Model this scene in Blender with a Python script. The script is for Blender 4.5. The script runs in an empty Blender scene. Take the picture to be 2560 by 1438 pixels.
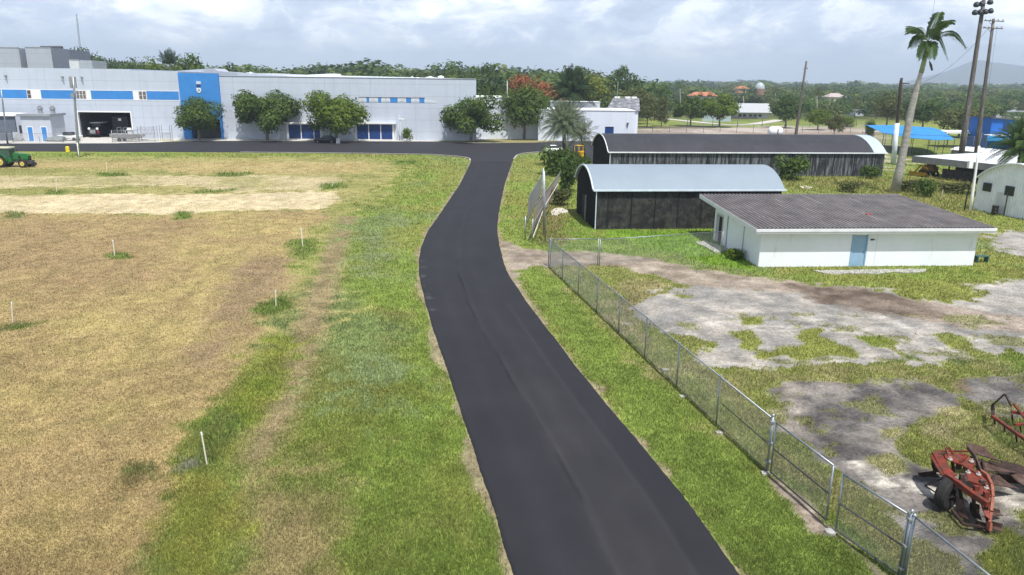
import bpy, bmesh, math, random
import numpy as np
from mathutils import Vector, Matrix
R=math.radians
random.seed(7); rng=np.random.default_rng(11)
sc=bpy.context.scene; col=sc.collection
# ------------------------------------------------------------------ camera
FP=1850.; YH=208.; ROLL=0.012; CH=12.0
PIT=math.atan((719-YH)/FP)
r0=Vector((1,0,0)); f0=Vector((0,math.cos(PIT),-math.sin(PIT))); u0=Vector((0,math.sin(PIT),math.cos(PIT)))
rr=r0*math.cos(ROLL)+u0*math.sin(ROLL); uu=-r0*math.sin(ROLL)+u0*math.cos(ROLL)
cd=bpy.data.cameras.new('camera'); cam=bpy.data.objects.new('camera',cd); col.objects.link(cam)
cam.matrix_world=Matrix(((rr.x,uu.x,-f0.x,0),(rr.y,uu.y,-f0.y,0),(rr.z,uu.z,-f0.z,CH),(0,0,0,1)))
cd.sensor_width=36; cd.lens=36*FP/2560; cd.clip_start=0.5; cd.clip_end=30000
sc.camera=cam
# ------------------------------------------------------------------ sun, sky, exposure
SUN_EL=R(64); SUN_AZ_V=Vector((0.33,-1,0)).normalized()
sdir=Vector((SUN_AZ_V.x*math.cos(SUN_EL),SUN_AZ_V.y*math.cos(SUN_EL),math.sin(SUN_EL)))
sl=bpy.data.lights.new('sun','SUN'); sl.energy=5.0; LIT=1; sl.angle=R(0.55); sl.color=(1,.975,.94)
so=bpy.data.objects.new('sun',sl); col.objects.link(so); so.rotation_euler=sdir.to_track_quat('Z','Y').to_euler()
w=bpy.data.worlds.new("World"); sc.world=w; w.use_nodes=True
nt=w.node_tree; nt.nodes.clear()
def N(nt,t,**k):
    n=nt.nodes.new(t)
    for a,b in k.items(): setattr(n,a,b)
    return n
wo=N(nt,'ShaderNodeOutputWorld'); bg=N(nt,'ShaderNodeBackground'); sky=N(nt,'ShaderNodeTexSky',sky_type='NISHITA',sun_disc=False)
sky.sun_elevation=SUN_EL; sky.sun_rotation=math.atan2(sdir.x,sdir.y); sky.air_density=1.2; sky.dust_density=1.5
tc=N(nt,'ShaderNodeTexCoord')
def wnoise(scale3,sc_,det,rough,loc=(0,0,0),dist=0.0):
    m=N(nt,'ShaderNodeMapping'); m.inputs['Scale'].default_value=scale3; m.inputs['Location'].default_value=loc
    n=N(nt,'ShaderNodeTexNoise'); n.inputs['Scale'].default_value=sc_; n.inputs['Detail'].default_value=det; n.inputs['Roughness'].default_value=rough
    n.inputs['Distortion'].default_value=dist
    nt.links.new(tc.outputs['Generated'],m.inputs[0]); nt.links.new(m.outputs[0],n.inputs['Vector']); return n
def ramp(nt,src,pts):
    r=N(nt,'ShaderNodeValToRGB'); e=r.color_ramp.elements
    while len(e)<len(pts): e.new(.5)
    for i,(p,c) in enumerate(pts): e[i].position=p; e[i].color=(*c,1) if len(c)==3 else c
    nt.links.new(src,r.inputs[0]); return r
def wmix(a,b,f):
    m=N(nt,'ShaderNodeMix',data_type='RGBA')
    for s,v in ((m.inputs[6],a),(m.inputs[7],b),(m.inputs[0],f)):
        if hasattr(v,'name'): nt.links.new(v,s)
        elif isinstance(v,tuple): s.default_value=(*v,1)
        else: s.default_value=v
    return m.outputs[2]
# cloud deck: values are sky radiance / strength
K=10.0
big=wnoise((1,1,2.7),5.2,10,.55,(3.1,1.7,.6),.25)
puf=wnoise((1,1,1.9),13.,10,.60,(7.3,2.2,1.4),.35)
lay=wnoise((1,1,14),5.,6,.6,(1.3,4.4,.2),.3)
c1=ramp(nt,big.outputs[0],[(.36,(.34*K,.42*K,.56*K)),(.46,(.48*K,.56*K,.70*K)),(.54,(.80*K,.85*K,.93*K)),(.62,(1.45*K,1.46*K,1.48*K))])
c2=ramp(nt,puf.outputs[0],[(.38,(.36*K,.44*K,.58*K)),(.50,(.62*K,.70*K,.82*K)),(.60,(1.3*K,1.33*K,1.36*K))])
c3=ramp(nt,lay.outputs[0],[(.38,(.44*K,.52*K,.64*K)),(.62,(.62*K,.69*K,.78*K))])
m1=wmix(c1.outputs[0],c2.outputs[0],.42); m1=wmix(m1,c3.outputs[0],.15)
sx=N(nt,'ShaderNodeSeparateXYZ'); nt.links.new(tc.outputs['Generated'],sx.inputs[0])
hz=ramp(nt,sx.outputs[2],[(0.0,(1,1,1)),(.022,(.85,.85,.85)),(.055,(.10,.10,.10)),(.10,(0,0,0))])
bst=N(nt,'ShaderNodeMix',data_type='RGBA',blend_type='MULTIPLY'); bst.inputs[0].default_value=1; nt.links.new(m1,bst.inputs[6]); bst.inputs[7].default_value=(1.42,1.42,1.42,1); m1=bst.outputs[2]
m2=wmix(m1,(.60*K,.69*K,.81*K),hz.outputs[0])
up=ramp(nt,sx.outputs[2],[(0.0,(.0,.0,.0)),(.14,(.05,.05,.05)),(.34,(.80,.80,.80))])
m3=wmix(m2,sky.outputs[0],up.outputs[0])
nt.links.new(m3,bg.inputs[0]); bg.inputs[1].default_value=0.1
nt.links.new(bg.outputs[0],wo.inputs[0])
sc.view_settings.view_transform='Standard'; sc.view_settings.look='None'; sc.view_settings.gamma=1; sc.view_settings.exposure=0.12
sc.render.engine='CYCLES'
sc.cycles.max_bounces=6; sc.cycles.volume_bounces=0; sc.cycles.transparent_max_bounces=12

# ------------------------------------------------------------------ pixel helpers (photo pixels -> world points)
def ray(px,py): return f0*FP+rr*(px-1280)-uu*(py-719)
def at(px,py,z=0.0):
    d=ray(px,py); t=(z-CH)/d.z; return Vector((d.x*t,d.y*t,z))
def aty(px,py,Y):
    d=ray(px,py); t=Y/d.y; return Vector((d.x*t,Y,CH+d.z*t))
def hit(px,py,P,u):          # ray against the vertical plane through P along u -> (s,z)
    n=Vector((-u.y,u.x,0)); d=ray(px,py); t=(P.x*n.x+P.y*n.y)/(d.x*n.x+d.y*n.y)
    return ((d.x*t-P.x)*u.x+(d.y*t-P.y)*u.y, CH+d.z*t)

# ------------------------------------------------------------------ materials
def mat(name,c,rough=.8,metal=0.,var=.12,vs=1.5,bump=0.,bs=20.,spec=.3,streak=None,c2=None,vdet=6,coat=0):
    m=bpy.data.materials.new(name); m.use_nodes=True; t=m.node_tree; b=t.nodes['Principled BSDF']
    b.inputs['Roughness'].default_value=rough; b.inputs['Metallic'].default_value=metal; b.inputs['Specular IOR Level'].default_value=spec
    b.inputs['Coat Weight'].default_value=coat
    tcn=N(t,'ShaderNodeTexCoord'); no=N(t,'ShaderNodeTexNoise'); no.inputs['Scale'].default_value=vs; no.inputs['Detail'].default_value=vdet; no.inputs['Roughness'].default_value=.65
    t.links.new(tcn.outputs['Object'],no.inputs['Vector'])
    lo=tuple(x*(1-var) for x in c); hi=tuple(min(1,x*(1+var)) for x in c)
    if c2: hi=c2; lo=c
    r=ramp(t,no.outputs[0],[(.32,lo),(.68,hi)]); out=r.outputs[0]
    if streak:  # (scale xyz, colour, low, high): dirt or rust streaks
        mp=N(t,'ShaderNodeMapping'); mp.inputs['Scale'].default_value=streak[0]; n2=N(t,'ShaderNodeTexNoise'); n2.inputs['Scale'].default_value=1; n2.inputs['Detail'].default_value=7; n2.inputs['Roughness'].default_value=.7
        t.links.new(tcn.outputs['Object'],mp.inputs[0]); t.links.new(mp.outputs[0],n2.inputs['Vector'])
        r2=ramp(t,n2.outputs[0],[(streak[2],(0,0,0)),(streak[3],(1,1,1))])
        mx=N(t,'ShaderNodeMix',data_type='RGBA'); t.links.new(r2.outputs[0],mx.inputs[0]); t.links.new(out,mx.inputs[6]); mx.inputs[7].default_value=(*streak[1],1); out=mx.outputs[2]
    t.links.new(out,b.inputs['Base Color'])
    if bump:
        nb=N(t,'ShaderNodeTexNoise'); nb.inputs['Scale'].default_value=bs; nb.inputs['Detail'].default_value=5; t.links.new(tcn.outputs['Object'],nb.inputs['Vector'])
        bp=N(t,'ShaderNodeBump'); bp.inputs['Strength'].default_value=bump; bp.inputs['Distance'].default_value=.02; t.links.new(nb.outputs[0],bp.inputs['Height']); t.links.new(bp.outputs[0],b.inputs['Normal'])
    m['out']='x'; return m
def leafmat(name,c,c2,sc_=.6,tr=.35):
    m=bpy.data.materials.new(name); m.use_nodes=True; t=m.node_tree; b=t.nodes['Principled BSDF']; out=t.nodes['Material Output']
    b.inputs['Roughness'].default_value=.62; b.inputs['Specular IOR Level'].default_value=.2
    g=N(t,'ShaderNodeNewGeometry'); rnd=N(t,'ShaderNodeMapRange')
    no=N(t,'ShaderNodeTexNoise'); no.inputs['Scale'].default_value=sc_; no.inputs['Detail'].default_value=3
    t.links.new(g.outputs['Position'],no.inputs['Vector'])
    ad=N(t,'ShaderNodeMath',operation='MULTIPLY_ADD'); t.links.new(g.outputs['Random Per Island'],ad.inputs[0]); ad.inputs[1].default_value=.5
    mu=N(t,'ShaderNodeMath',operation='MULTIPLY_ADD'); t.links.new(no.outputs[0],mu.inputs[0]); mu.inputs[1].default_value=1.2; mu.inputs[2].default_value=-.35
    t.links.new(mu.outputs[0],ad.inputs[2])
    r=ramp(t,ad.outputs[0],[(.15,c),(.85,c2)]); t.links.new(r.outputs[0],b.inputs['Base Color'])
    tb=N(t,'ShaderNodeBsdfTranslucent'); t.links.new(r.outputs[0],tb.inputs[0]); ms=N(t,'ShaderNodeMixShader'); ms.inputs[0].default_value=tr
    t.links.new(b.outputs[0],ms.inputs[1]); t.links.new(tb.outputs[0],ms.inputs[2]); t.links.new(ms.outputs[0],out.inputs[0]); return m

# ------------------------------------------------------------------ mesh helpers
class MB:
    def __init__(s): s.v=[]; s.f=[]; s.sm=False
    def add(s,vs,fs):
        o=len(s.v); s.v+=[tuple(p) for p in vs]; s.f+=[tuple(i+o for i in f) for f in fs]; return s
    def box(s,x0,x1,y0,y1,z0,z1):
        return s.add([(x0,y0,z0),(x1,y0,z0),(x1,y1,z0),(x0,y1,z0),(x0,y0,z1),(x1,y0,z1),(x1,y1,z1),(x0,y1,z1)],[(0,3,2,1),(4,5,6,7),(0,1,5,4),(1,2,6,5),(2,3,7,6),(3,0,4,7)])
    def bar(s,a,b,w,h=None,up=Vector((0,0,1))):
        a=Vector(a); b=Vector(b); h=h or w; d=(b-a).normalized()
        if abs(d.dot(up))>.98: up=Vector((0,1,0))
        x=d.cross(up).normalized()*w/2; y=x.cross(d).normalized()*h/2
        return s.add([a-x-y,a+x-y,a+x+y,a-x+y,b-x-y,b+x-y,b+x+y,b-x+y],[(0,1,2,3),(7,6,5,4),(0,4,5,1),(1,5,6,2),(2,6,7,3),(3,7,4,0)])
    def tube(s,pts,rad,n=8,cap=True):
        pts=[Vector(p) for p in pts]; rad=rad if isinstance(rad,(list,tuple)) else [rad]*len(pts); o=len(s.v); px=None
        for i,p in enumerate(pts):
            d=(pts[min(i+1,len(pts)-1)]-pts[max(i-1,0)]).normalized()
            if px is None:
                a=Vector((0,0,1)) if abs(d.z)<.9 else Vector((1,0,0)); px=d.cross(a).normalized()
            else: px=(px-d*px.dot(d)).normalized()
            py=d.cross(px)
            for k in range(n):
                t=2*math.pi*k/n; s.v.append(tuple(p+(px*math.cos(t)+py*math.sin(t))*rad[i]))
        for i in range(len(pts)-1):
            for k in range(n): s.f.append((o+i*n+k,o+i*n+(k+1)%n,o+(i+1)*n+(k+1)%n,o+(i+1)*n+k))
        if cap:
            s.f.append(tuple(o+k for k in reversed(range(n)))); s.f.append(tuple(o+(len(pts)-1)*n+k for k in range(n)))
        return s
    def plate(s,pts,th):      # polygon given in 3D, thickened along its normal
        pts=[Vector(p) for p in pts]; nrm=Vector((0,0,0)); n=len(pts)
        for i in range(n): nrm+=pts[i].cross(pts[(i+1)%n])
        nrm=nrm.normalized()*th
        return s.add(pts+[p-nrm for p in pts],[tuple(range(n)),tuple(reversed(range(n,2*n)))]+[(i,i+n,(i+1)%n+n,(i+1)%n) for i in range(n)])
    def lathe(s,prof,c=(0,0,0),axis='z',n=20):
        o=len(s.v); c=Vector(c)
        for (r,h) in prof:
            for k in range(n):
                t=2*math.pi*k/n; a,b=r*math.cos(t),r*math.sin(t)
                p=(a,b,h) if axis=='z' else ((a,h,b) if axis=='y' else (h,a,b)); s.v.append(tuple(c+Vector(p)))
        for i in range(len(prof)-1):
            for k in range(n): s.f.append((o+i*n+k,o+i*n+(k+1)%n,o+(i+1)*n+(k+1)%n,o+(i+1)*n+k))
        return s
def mesh_obj(name,v,f,m,parent=None,loc=None,smooth=False):
    me=bpy.data.meshes.new(name); me.from_pydata(v,[],f); me.update()
    if smooth: me.polygons.foreach_set('use_smooth',[True]*len(me.polygons))
    o=bpy.data.objects.new(name,me); col.objects.link(o)
    if m: me.materials.append(m)
    if parent: o.parent=parent
    if loc is not None: o.location=loc
    return o
SPLIT={'hinge_bracket','footing','rake_board','wall_post','antenna_panel','roof_vent','lift_arm','downpipe','hoop','mast_bar','frame_plate','stand','cab_post','mast_leg','dormer','mudguard','trestle','end_wall_','fork','door_post','shutter','stake_post','insulator','bolt','window','wall_lamp_','conduit','tension_wire'}
def part(name,mb,m,parent=None,smooth=False,label=None,recalc=True,bev=0):
    if name in SPLIT and not label:
        pr=list(range(len(mb.v)))
        def fd(i):
            while pr[i]!=i: pr[i]=pr[pr[i]]; i=pr[i]
            return i
        for f in mb.f:
            for k in f[1:]: pr[fd(k)]=fd(f[0])
        comp={}
        for f in mb.f: comp.setdefault(fd(f[0]),[]).append(f)
        if len(comp)>1:
            for fs in comp.values():
                ids=sorted({i for f in fs for i in f}); mp={i:k for k,i in enumerate(ids)}; q=MB(); q.v=[mb.v[i] for i in ids]; q.f=[tuple(mp[i] for i in f) for f in fs]
                o=part_(name,q,m,parent,smooth,label,recalc,bev)
            return o
    return part_(name,mb,m,parent,smooth,label,recalc,bev)
def part_(name,mb,m,parent=None,smooth=False,label=None,recalc=True,bev=0):
    o=mesh_obj(name,mb.v,mb.f,m,parent,smooth=smooth)
    if recalc:
        bm=bmesh.new(); bm.from_mesh(o.data); bmesh.ops.recalc_face_normals(bm,faces=bm.faces)
        if bev: bmesh.ops.bevel(bm,geom=bm.edges[:],offset=bev,segments=2,affect='EDGES',profile=.6)
        bm.to_mesh(o.data); bm.free()
    if label: o['label']=label
    return o
def tag(o,label,cat,group=None,kind=None):
    if label: o['label']=label
    if cat: o['category']=cat
    if group: o['group']=group
    if kind: o['kind']=kind
    return o
def thing(name,label,cat,loc=(0,0,0),rz=0,group=None):
    o=bpy.data.objects.new(name,None); col.objects.link(o); o.location=loc; o.rotation_euler=(0,0,rz); o.empty_display_size=.5
    return tag(o,label,cat,group)
def copy_tree(o,parent=None):
    c=o.copy(); col.objects.link(c)
    if parent: c.parent=parent
    for ch in o.children: copy_tree(ch,c)
    return c
def L(root,p):   # world point -> local of root (z rotation + location)
    p=Vector(p)-root.location; a=-root.rotation_euler.z; return Vector((p.x*math.cos(a)-p.y*math.sin(a),p.x*math.sin(a)+p.y*math.cos(a),p.z))

# ------------------------------------------------------------------ ground: one sheet, colour regions with uneven edges
_tab=rng.random((8,512,512))
def vnoise(x,y,s,seed=0):
    x=x/s+37.3*seed; y=y/s+17.9*seed; xi=np.floor(x).astype(int); yi=np.floor(y).astype(int); fx=x-xi; fy=y-yi
    fx=fx*fx*(3-2*fx); fy=fy*fy*(3-2*fy); T=_tab[seed%8]
    a=T[xi%512,yi%512]; b=T[(xi+1)%512,yi%512]; c=T[xi%512,(yi+1)%512]; d=T[(xi+1)%512,(yi+1)%512]
    return (a*(1-fx)+b*fx)*(1-fy)+(c*(1-fx)+d*fx)*fy
def fbm(x,y,s,seed=0,o=4):
    r=0; a=.5; t=0
    for i in range(o): r=r+a*vnoise(x,y,s,seed+i); t+=a; a*=.6; s*=.5
    return r/t
def sst(x,a,b):
    t=np.clip((x-a)/(b-a),0,1); return t*t*(3-2*t)
def sdf(X,Y,P):   # signed distance, positive inside
    P=np.array(P); n=len(P); d=np.full(X.shape,1e9); ins=np.zeros(X.shape,bool)
    for i in range(n):
        ax,ay=P[i]; bx,by=P[(i+1)%n]; ex,ey=bx-ax,by-ay; wx,wy=X-ax,Y-ay
        t=np.clip((wx*ex+wy*ey)/(ex*ex+ey*ey+1e-9),0,1); dx=wx-ex*t; dy=wy-ey*t; d=np.minimum(d,dx*dx+dy*dy)
        c=((ay<=Y)&(by>Y))|((by<=Y)&(ay>Y))
        with np.errstate(divide='ignore',invalid='ignore'): xi=ax+(Y-ay)/(by-ay if by!=ay else 1e-9)*ex
        ins^=c&(X<xi)
    d=np.sqrt(d); return np.where(ins,d,-d)
def pp(l): return [tuple(at(x,y)[:2]) for x,y in l]
ROAD_L=[(1330,1700),(1308,1560),(1283,1438),(1240,1290),(1203,1180),(1143,1000),(1110,900),(1085,830),(1062,750),(1048,690),(1047,650),(1052,620),(1068,580),(1100,535),(1130,490),(1150,460),(1165,430),(1177,406)]
ROAD_R=[(2080,1700),(1960,1560),(1850,1438),(1780,1340),(1700,1230),(1600,1110),(1520,1015),(1450,930),(1390,850),(1335,780),(1300,730),(1275,692),(1266,676),(1255,640),(1248,610),(1243,575),(1246,540),(1253,500),(1262,460),(1272,430),(1281,406)]
STREET=[(1177,406),(1176,399),(1163,394),(1140,391),(1080,387),(900,384),(600,381),(0,378),(-500,374),(-900,372),(-900,353),(-500,356),(0,359),(285,358.5),(400,356),(545,351.5),(700,352),(1000,353),(1120,354),(1170,357),(1260,357.5),(1330,357),(1400,353),(1500,352),(1700,352),(1700,400),(1500,412),(1455,402),(1425,388),(1375,379.5),(1340,381),(1310,384),(1292,389),(1284,397),(1281,406)]
ROADPOLY=ROAD_L[:-1]+STREET+ROAD_R[::-1]
G_OL=(.215,.228,.062); G_BR=(.180,.236,.052); G_TE=(.175,.218,.080); G_YE=(.235,.245,.055); G_DK=(.135,.182,.044)
DRY=(.308,.235,.118); DRY2=(.335,.270,.122); STRAW=(.45,.375,.235); BRN=(.225,.185,.10); SOIL=(.33,.27,.20); CON=(.225,.215,.210); CON2=(.345,.318,.295); ASP=(.15,.14,.14); MUD=(.16,.125,.10)
# (polygon, colour a, colour b, edge noise m, soft m, grass 0..1, blade height, noise scale of a/b mix)
REG=[
 ([(-400,398),(0,392),(880,392),(1010,405),(1000,440),(900,520),(830,600),(800,700),(700,900),(-400,900)],(.215,.215,.075),(.30,.27,.11),2.5,2.0,.7,.06,6),
 ([(-400,402),(0,404),(400,403),(900,404),(945,414),(880,432),(500,436),(350,420),(-400,424)],(.31,.25,.11),(.36,.29,.14),1.2,.8,.6,.06,5),
 ([(-400,440),(300,438),(520,440),(830,436),(850,450),(800,474),(560,480),(470,462),(0,470),(-400,474)],(.30,.27,.13),(.44,.37,.23),1.2,.8,.6,.05,8),
 ([(-400,493),(0,488),(450,484),(840,479),(860,492),(800,522),(600,524),(420,537),(180,534),(-400,530)],STRAW,(.52,.435,.29),.8,.4,.5,.05,3),
 ([(-500,540),(0,532),(420,538),(640,528),(810,524),(820,545),(770,575),(735,620),(720,680),(700,740),(655,790),(640,850),(600,920),(540,1000),(500,1050),(440,1120),(440,1180),(430,1250),(390,1330),(350,1438),(300,1700),(-600,1700)],DRY,DRY2,.5,.35,.8,.07,3.5),
 ([(-500,560),(0,545),(500,545),(450,640),(250,720),(-300,760)],(.275,.20,.108),(.30,.225,.115),2,2,.8,.06,4),
 ([(620,640),(720,640),(690,740),(620,820),(560,900),(500,900),(520,800),(560,720)],(.235,.175,.105),(.255,.19,.11),1,1.2,.8,.06,3),
 ([(850,540),(900,540),(880,600),(850,700),(815,800),(790,900),(745,1040),(700,1130),(640,1180),(585,1150),(620,1090),(690,980),(720,860),(760,740),(800,640)],BRN,(.25,.20,.11),.22,.6,.6,.06,2),
 ([(600,1150),(760,1130),(820,1250),(780,1438),(720,1600),(560,1600),(600,1350),(590,1230)],(.20,.185,.075),(.25,.21,.10),1.0,1.2,.8,.09,2),
 ([(690,840),(740,840),(700,960),(640,1060),(570,1060),(620,960)],G_YE,(.17,.21,.04),.8,.7,1,.13,2),
 ([(470,1190),(560,1190),(600,1300),(540,1500),(360,1500),(420,1330)],(.235,.235,.06),(.20,.22,.05),.6,.7,1,.12,2),
 ([(870,870),(1000,900),(1010,1000),(900,1040),(800,1000)],G_TE,(.19,.235,.105),1.5,1.2,1,.13,2),
 ([(860,560),(1000,520),(980,640),(900,700)],(.17,.20,.09),G_TE,1.5,1.5,1,.1,3),
 # dark tufts
 ([(498,1060),(545,1030),(590,1050),(575,1110),(560,1150),(500,1170),(450,1170),(470,1120)],(.135,.185,.045),(.17,.20,.06),.35,.35,1.2,.17,.7),
 ([(730,600),(780,598),(800,625),(760,650),(720,640)],(.13,.18,.04),(.17,.20,.06),.4,.4,1.2,.17,.7),
 ([(670,745),(720,738),(730,770),(690,790),(640,790)],(.12,.16,.04),G_DK,.4,.4,1.2,.18,1),
 ([(270,634),(318,632),(328,645),(280,648)],G_DK,(.12,.15,.04),.3,.3,1.2,.18,1),
 ([(0,812),(60,805),(110,803),(60,820),(0,826)],(.12,.14,.05),G_DK,.3,.4,1.2,.18,1),
 ([(435,528),(475,528),(480,546),(440,548)],(.13,.19,.04),G_DK,.4,.3,1.2,.2,1),
 ([(15,528),(50,530),(48,546),(18,546)],(.16,.17,.07),G_DK,.5,.5,1.2,.2,1),
 ([(245,432),(310,432),(320,440),(240,442)],(.12,.16,.04),G_DK,.5,.4,1.2,.2,1),
 ([(125,478),(160,478),(150,486),(120,487)],(.12,.16,.04),G_DK,.5,.4,1.2,.2,1),
 ([(540,432),(640,430),(600,441),(540,442)],(.14,.17,.05),G_DK,.8,.5,1.2,.2,1),
 ([(480,478),(580,474),(560,483),(480,485)],(.14,.18,.05),G_DK,.8,.5,1.2,.2,1),
 ([(800,460),(860,458),(870,470),(810,474)],(.12,.17,.04),G_DK,.8,.5,1.2,.2,1),
 ([(985,402),(1050,402),(1045,412),(990,412)],(.09,.14,.03),G_DK,.8,.5,1.2,.2,1),
 ([(330,1150),(385,1160),(370,1200),(310,1240),(300,1210)],(.20,.17,.07),(.12,.14,.05),.4,.3,1.0,.14,1),
 ([(440,1140),(500,1135),(510,1165),(450,1165)],(.13,.125,.10),(.17,.16,.125),.3,.3,.4,.08,1),
 # right side: mown verge is base green; compound
 ([(1290,665),(1372,668),(1500,790),(1640,925),(1900,1160),(2280,1500),(2500,1700),(2080,1700),(1850,1438),(1600,1110),(1400,850)],G_BR,(.15,.20,.045),.5,.5,1,.11,2),
 ([(1372,668),(1560,655),(1760,715),(1700,760),(1800,880),(2500,900),(2700,1000),(2700,1700),(2500,1700),(2252,1440),(1917,1180),(1640,925),(1480,775)],(.235,.225,.095),(.19,.21,.06),1.0,.6,.95,.12,1.6),
 ([(1560,700),(1640,700),(1680,830),(1600,860),(1540,790)],(.22,.20,.09),(.26,.23,.12),.8,.8,.9,.14,1.5),
 ([(1490,590),(1800,590),(1800,640),(1560,640),(1400,625),(1330,600),(1340,520),(1480,560)],(.135,.205,.03),(.17,.23,.05),.8,.6,1,.14,2.5),
 ([(1480,575),(1800,575),(1860,650),(1900,680),(1780,660),(1600,610)],(.14,.24,.02),(.17,.27,.04),.5,.5,1,.18,2),
 ([(1330,480),(1370,470),(1420,500),(1420,610),(1330,612)],(.20,.18,.07),(.16,.17,.06),.8,.6,1,.2,1.5),
 ([(1950,445),(2430,445),(2450,540),(2300,520),(2240,485),(1950,475)],(.19,.21,.06),(.26,.25,.09),2,1,1,.3,3),
 # driveway
 ([(1238,590),(1262,600),(1310,618),(1372,626),(1500,630),(1600,640),(1750,672),(1880,694),(2000,704),(2150,728),(2350,770),(2350,830),(2050,800),(1880,760),(1760,722),(1640,690),(1560,668),(1490,661),(1400,664),(1330,664),(1290,680),(1300,720),(1345,780),(1290,730),(1262,690)],(.31,.26,.215),(.20,.165,.135),.5,.25,.05,.05,1.2),
 # old paving
 ([(1640,733),(1700,722),(1800,716),(1900,722),(2050,715),(2220,730),(2330,760),(2430,740),(2560,720),(2700,720),(2700,885),(2560,888),(2440,896),(2300,904),(2100,905),(2000,914),(1850,912),(1760,905),(1735,870),(1640,830),(1590,790),(1600,755)],CON,CON2,.8,.10,.02,.05,1.3),
 ([(1780,716),(2050,738),(2250,790),(2450,825),(2700,850),(2700,792),(2480,780),(2350,758),(2150,724),(1950,708),(1800,700)],(.33,.28,.24),(.25,.205,.175),.4,.35,.05,.05,1.0),
 ([(2430,712),(2560,700),(2700,700),(2700,760),(2560,765),(2480,740)],(.26,.245,.235),(.36,.335,.32),.8,.3,.05,.05,1.5),
 ([(2450,590),(2560,575),(2700,570),(2700,650),(2560,640),(2500,620)],(.25,.235,.225),(.35,.325,.31),.8,.3,.05,.05,1.5),
 ([(1960,708),(2080,716),(2200,730),(2330,765),(2360,790),(2260,795),(2130,775),(2040,750)],(.10,.075,.06),(.19,.15,.125),.6,.4,.05,.05,1),
 ([(1925,968),(1990,952),(2150,948),(2290,950),(2360,980),(2400,1010),(2350,1040),(2270,1080),(2250,1120),(2330,1160),(2500,1200),(2700,1240),(2700,1700),(2500,1700),(2430,1438),(2300,1330),(2200,1250),(2090,1165),(1990,1090),(1950,1030)],(.085,.078,.080),(.21,.19,.18),.45,.12,.02,.05,1.2),
 ([(2390,945),(2470,935),(2700,925),(2700,1040),(2560,1050),(2470,1040),(2430,990)],(.095,.09,.092),(.19,.175,.17),.4,.15,.02,.05,1.0),
 ([(2380,942),(2425,940),(2425,975),(2395,975)],(.09,.06,.045),(.16,.12,.09),.3,.3,.0,.05,1),
 ([(1930,985),(1975,960),(2010,1000),(2010,1080),(1960,1070)],(.30,.265,.235),(.19,.17,.15),.5,.5,.1,.05,1),
 ([(2140,1170),(2240,1180),(2330,1215),(2420,1300),(2330,1240),(2200,1215)],(.46,.43,.39),(.16,.145,.14),.4,.2,.05,.05,.6),
 ([(2480,1195),(2600,1180),(2700,1200),(2700,1330),(2560,1300),(2500,1340),(2440,1300)],(.36,.33,.30),(.12,.11,.10),.4,.2,.1,.05,.6),
 # grass growing over the paving
 ([(1590,795),(1650,830),(1720,835),(1790,855),(1760,875),(1700,870),(1640,860)],(.19,.21,.05),(.23,.24,.08),.4,.12,1,.14,1),
 ([(1690,734),(1735,738),(1735,745),(1700,745)],(.2,.22,.06),G_OL,.2,.1,1,.1,1),
 ([(1850,792),(1895,792),(1900,808),(1860,812)],(.2,.23,.06),G_OL,.3,.12,1,.12,1),
 ([(1820,830),(1870,828),(1910,850),(1880,875),(1960,870),(2060,862),(2150,872),(2130,890),(2000,895),(1890,895),(1860,860)],(.20,.22,.06),G_OL,.35,.12,1,.12,1),
 ([(2010,822),(2040,820),(2050,840),(2140,868),(2080,875),(2010,850)],(.20,.22,.06),G_OL,.35,.12,1,.12,1),
 ([(2150,842),(2200,836),(2250,862),(2180,866)],(.19,.23,.05),G_OL,.25,.12,1,.14,1),
 ([(2210,862),(2225,860),(2290,895),(2270,900)],(.2,.21,.07),G_OL,.2,.1,1,.1,1),
 ([(2330,835),(2380,832),(2450,870),(2510,895),(2440,898),(2380,870)],(.20,.22,.07),G_OL,.35,.15,1,.12,1),
 ([(2285,1055),(2345,1035),(2395,1020),(2430,1045),(2400,1090),(2360,1098),(2310,1085)],(.23,.24,.08),(.30,.27,.15),.3,.2,.9,.12,.8),
 ([(2180,1068),(2250,1065),(2260,1100),(2200,1105)],(.25,.24,.11),(.28,.26,.14),.4,.2,.7,.1,1),
 ([(2205,1145),(2260,1135),(2285,1165),(2230,1180)],(.24,.25,.10),(.28,.27,.14),.3,.15,1,.14,1),
 ([(2440,1050),(2700,1040),(2700,1130),(2560,1140),(2500,1112)],(.27,.25,.14),(.17,.20,.06),.35,.25,.8,.24,.8),
 ([(2450,1330),(2520,1290),(2560,1340),(2700,1350),(2700,1700),(2550,1700)],(.21,.23,.06),(.16,.19,.06),.4,.2,1,.16,1),
 ([(2545,1280),(2600,1270),(2600,1320),(2550,1320)],(.2,.24,.04),G_OL,.3,.2,1,.15,1),
 # fence foot soil
 ([(1900,1185),(1935,1182),(2060,1300),(2100,1320),(2230,1440),(2200,1450),(2090,1350),(2030,1330),(1960,1240)],(.30,.25,.21),(.17,.135,.11),.2,.12,.1,.05,.6),
 # park beyond
 ([(1580,322),(1800,318),(2180,316),(2200,350),(2200,420),(1560,420),(1560,330)],(.42,.37,.335),(.24,.195,.17),6,3,0,0,14),
 ([(1580,322),(1780,320),(1790,316),(1560,318)],(.09,.08,.07),(.16,.13,.11),2,1.5,0,0,10),
]
REGW=[(pp(r[0]),)+r[1:] for r in REG]
RPW=pp(ROADPOLY)
PATHS=[([(1580,292),(1640,297),(1700,303),(1770,310),(1830,314.5),(1900,311),(1950,303)],.55),([(1380,470),(1408,468),(1402,476),(1378,478)],0)]
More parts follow.
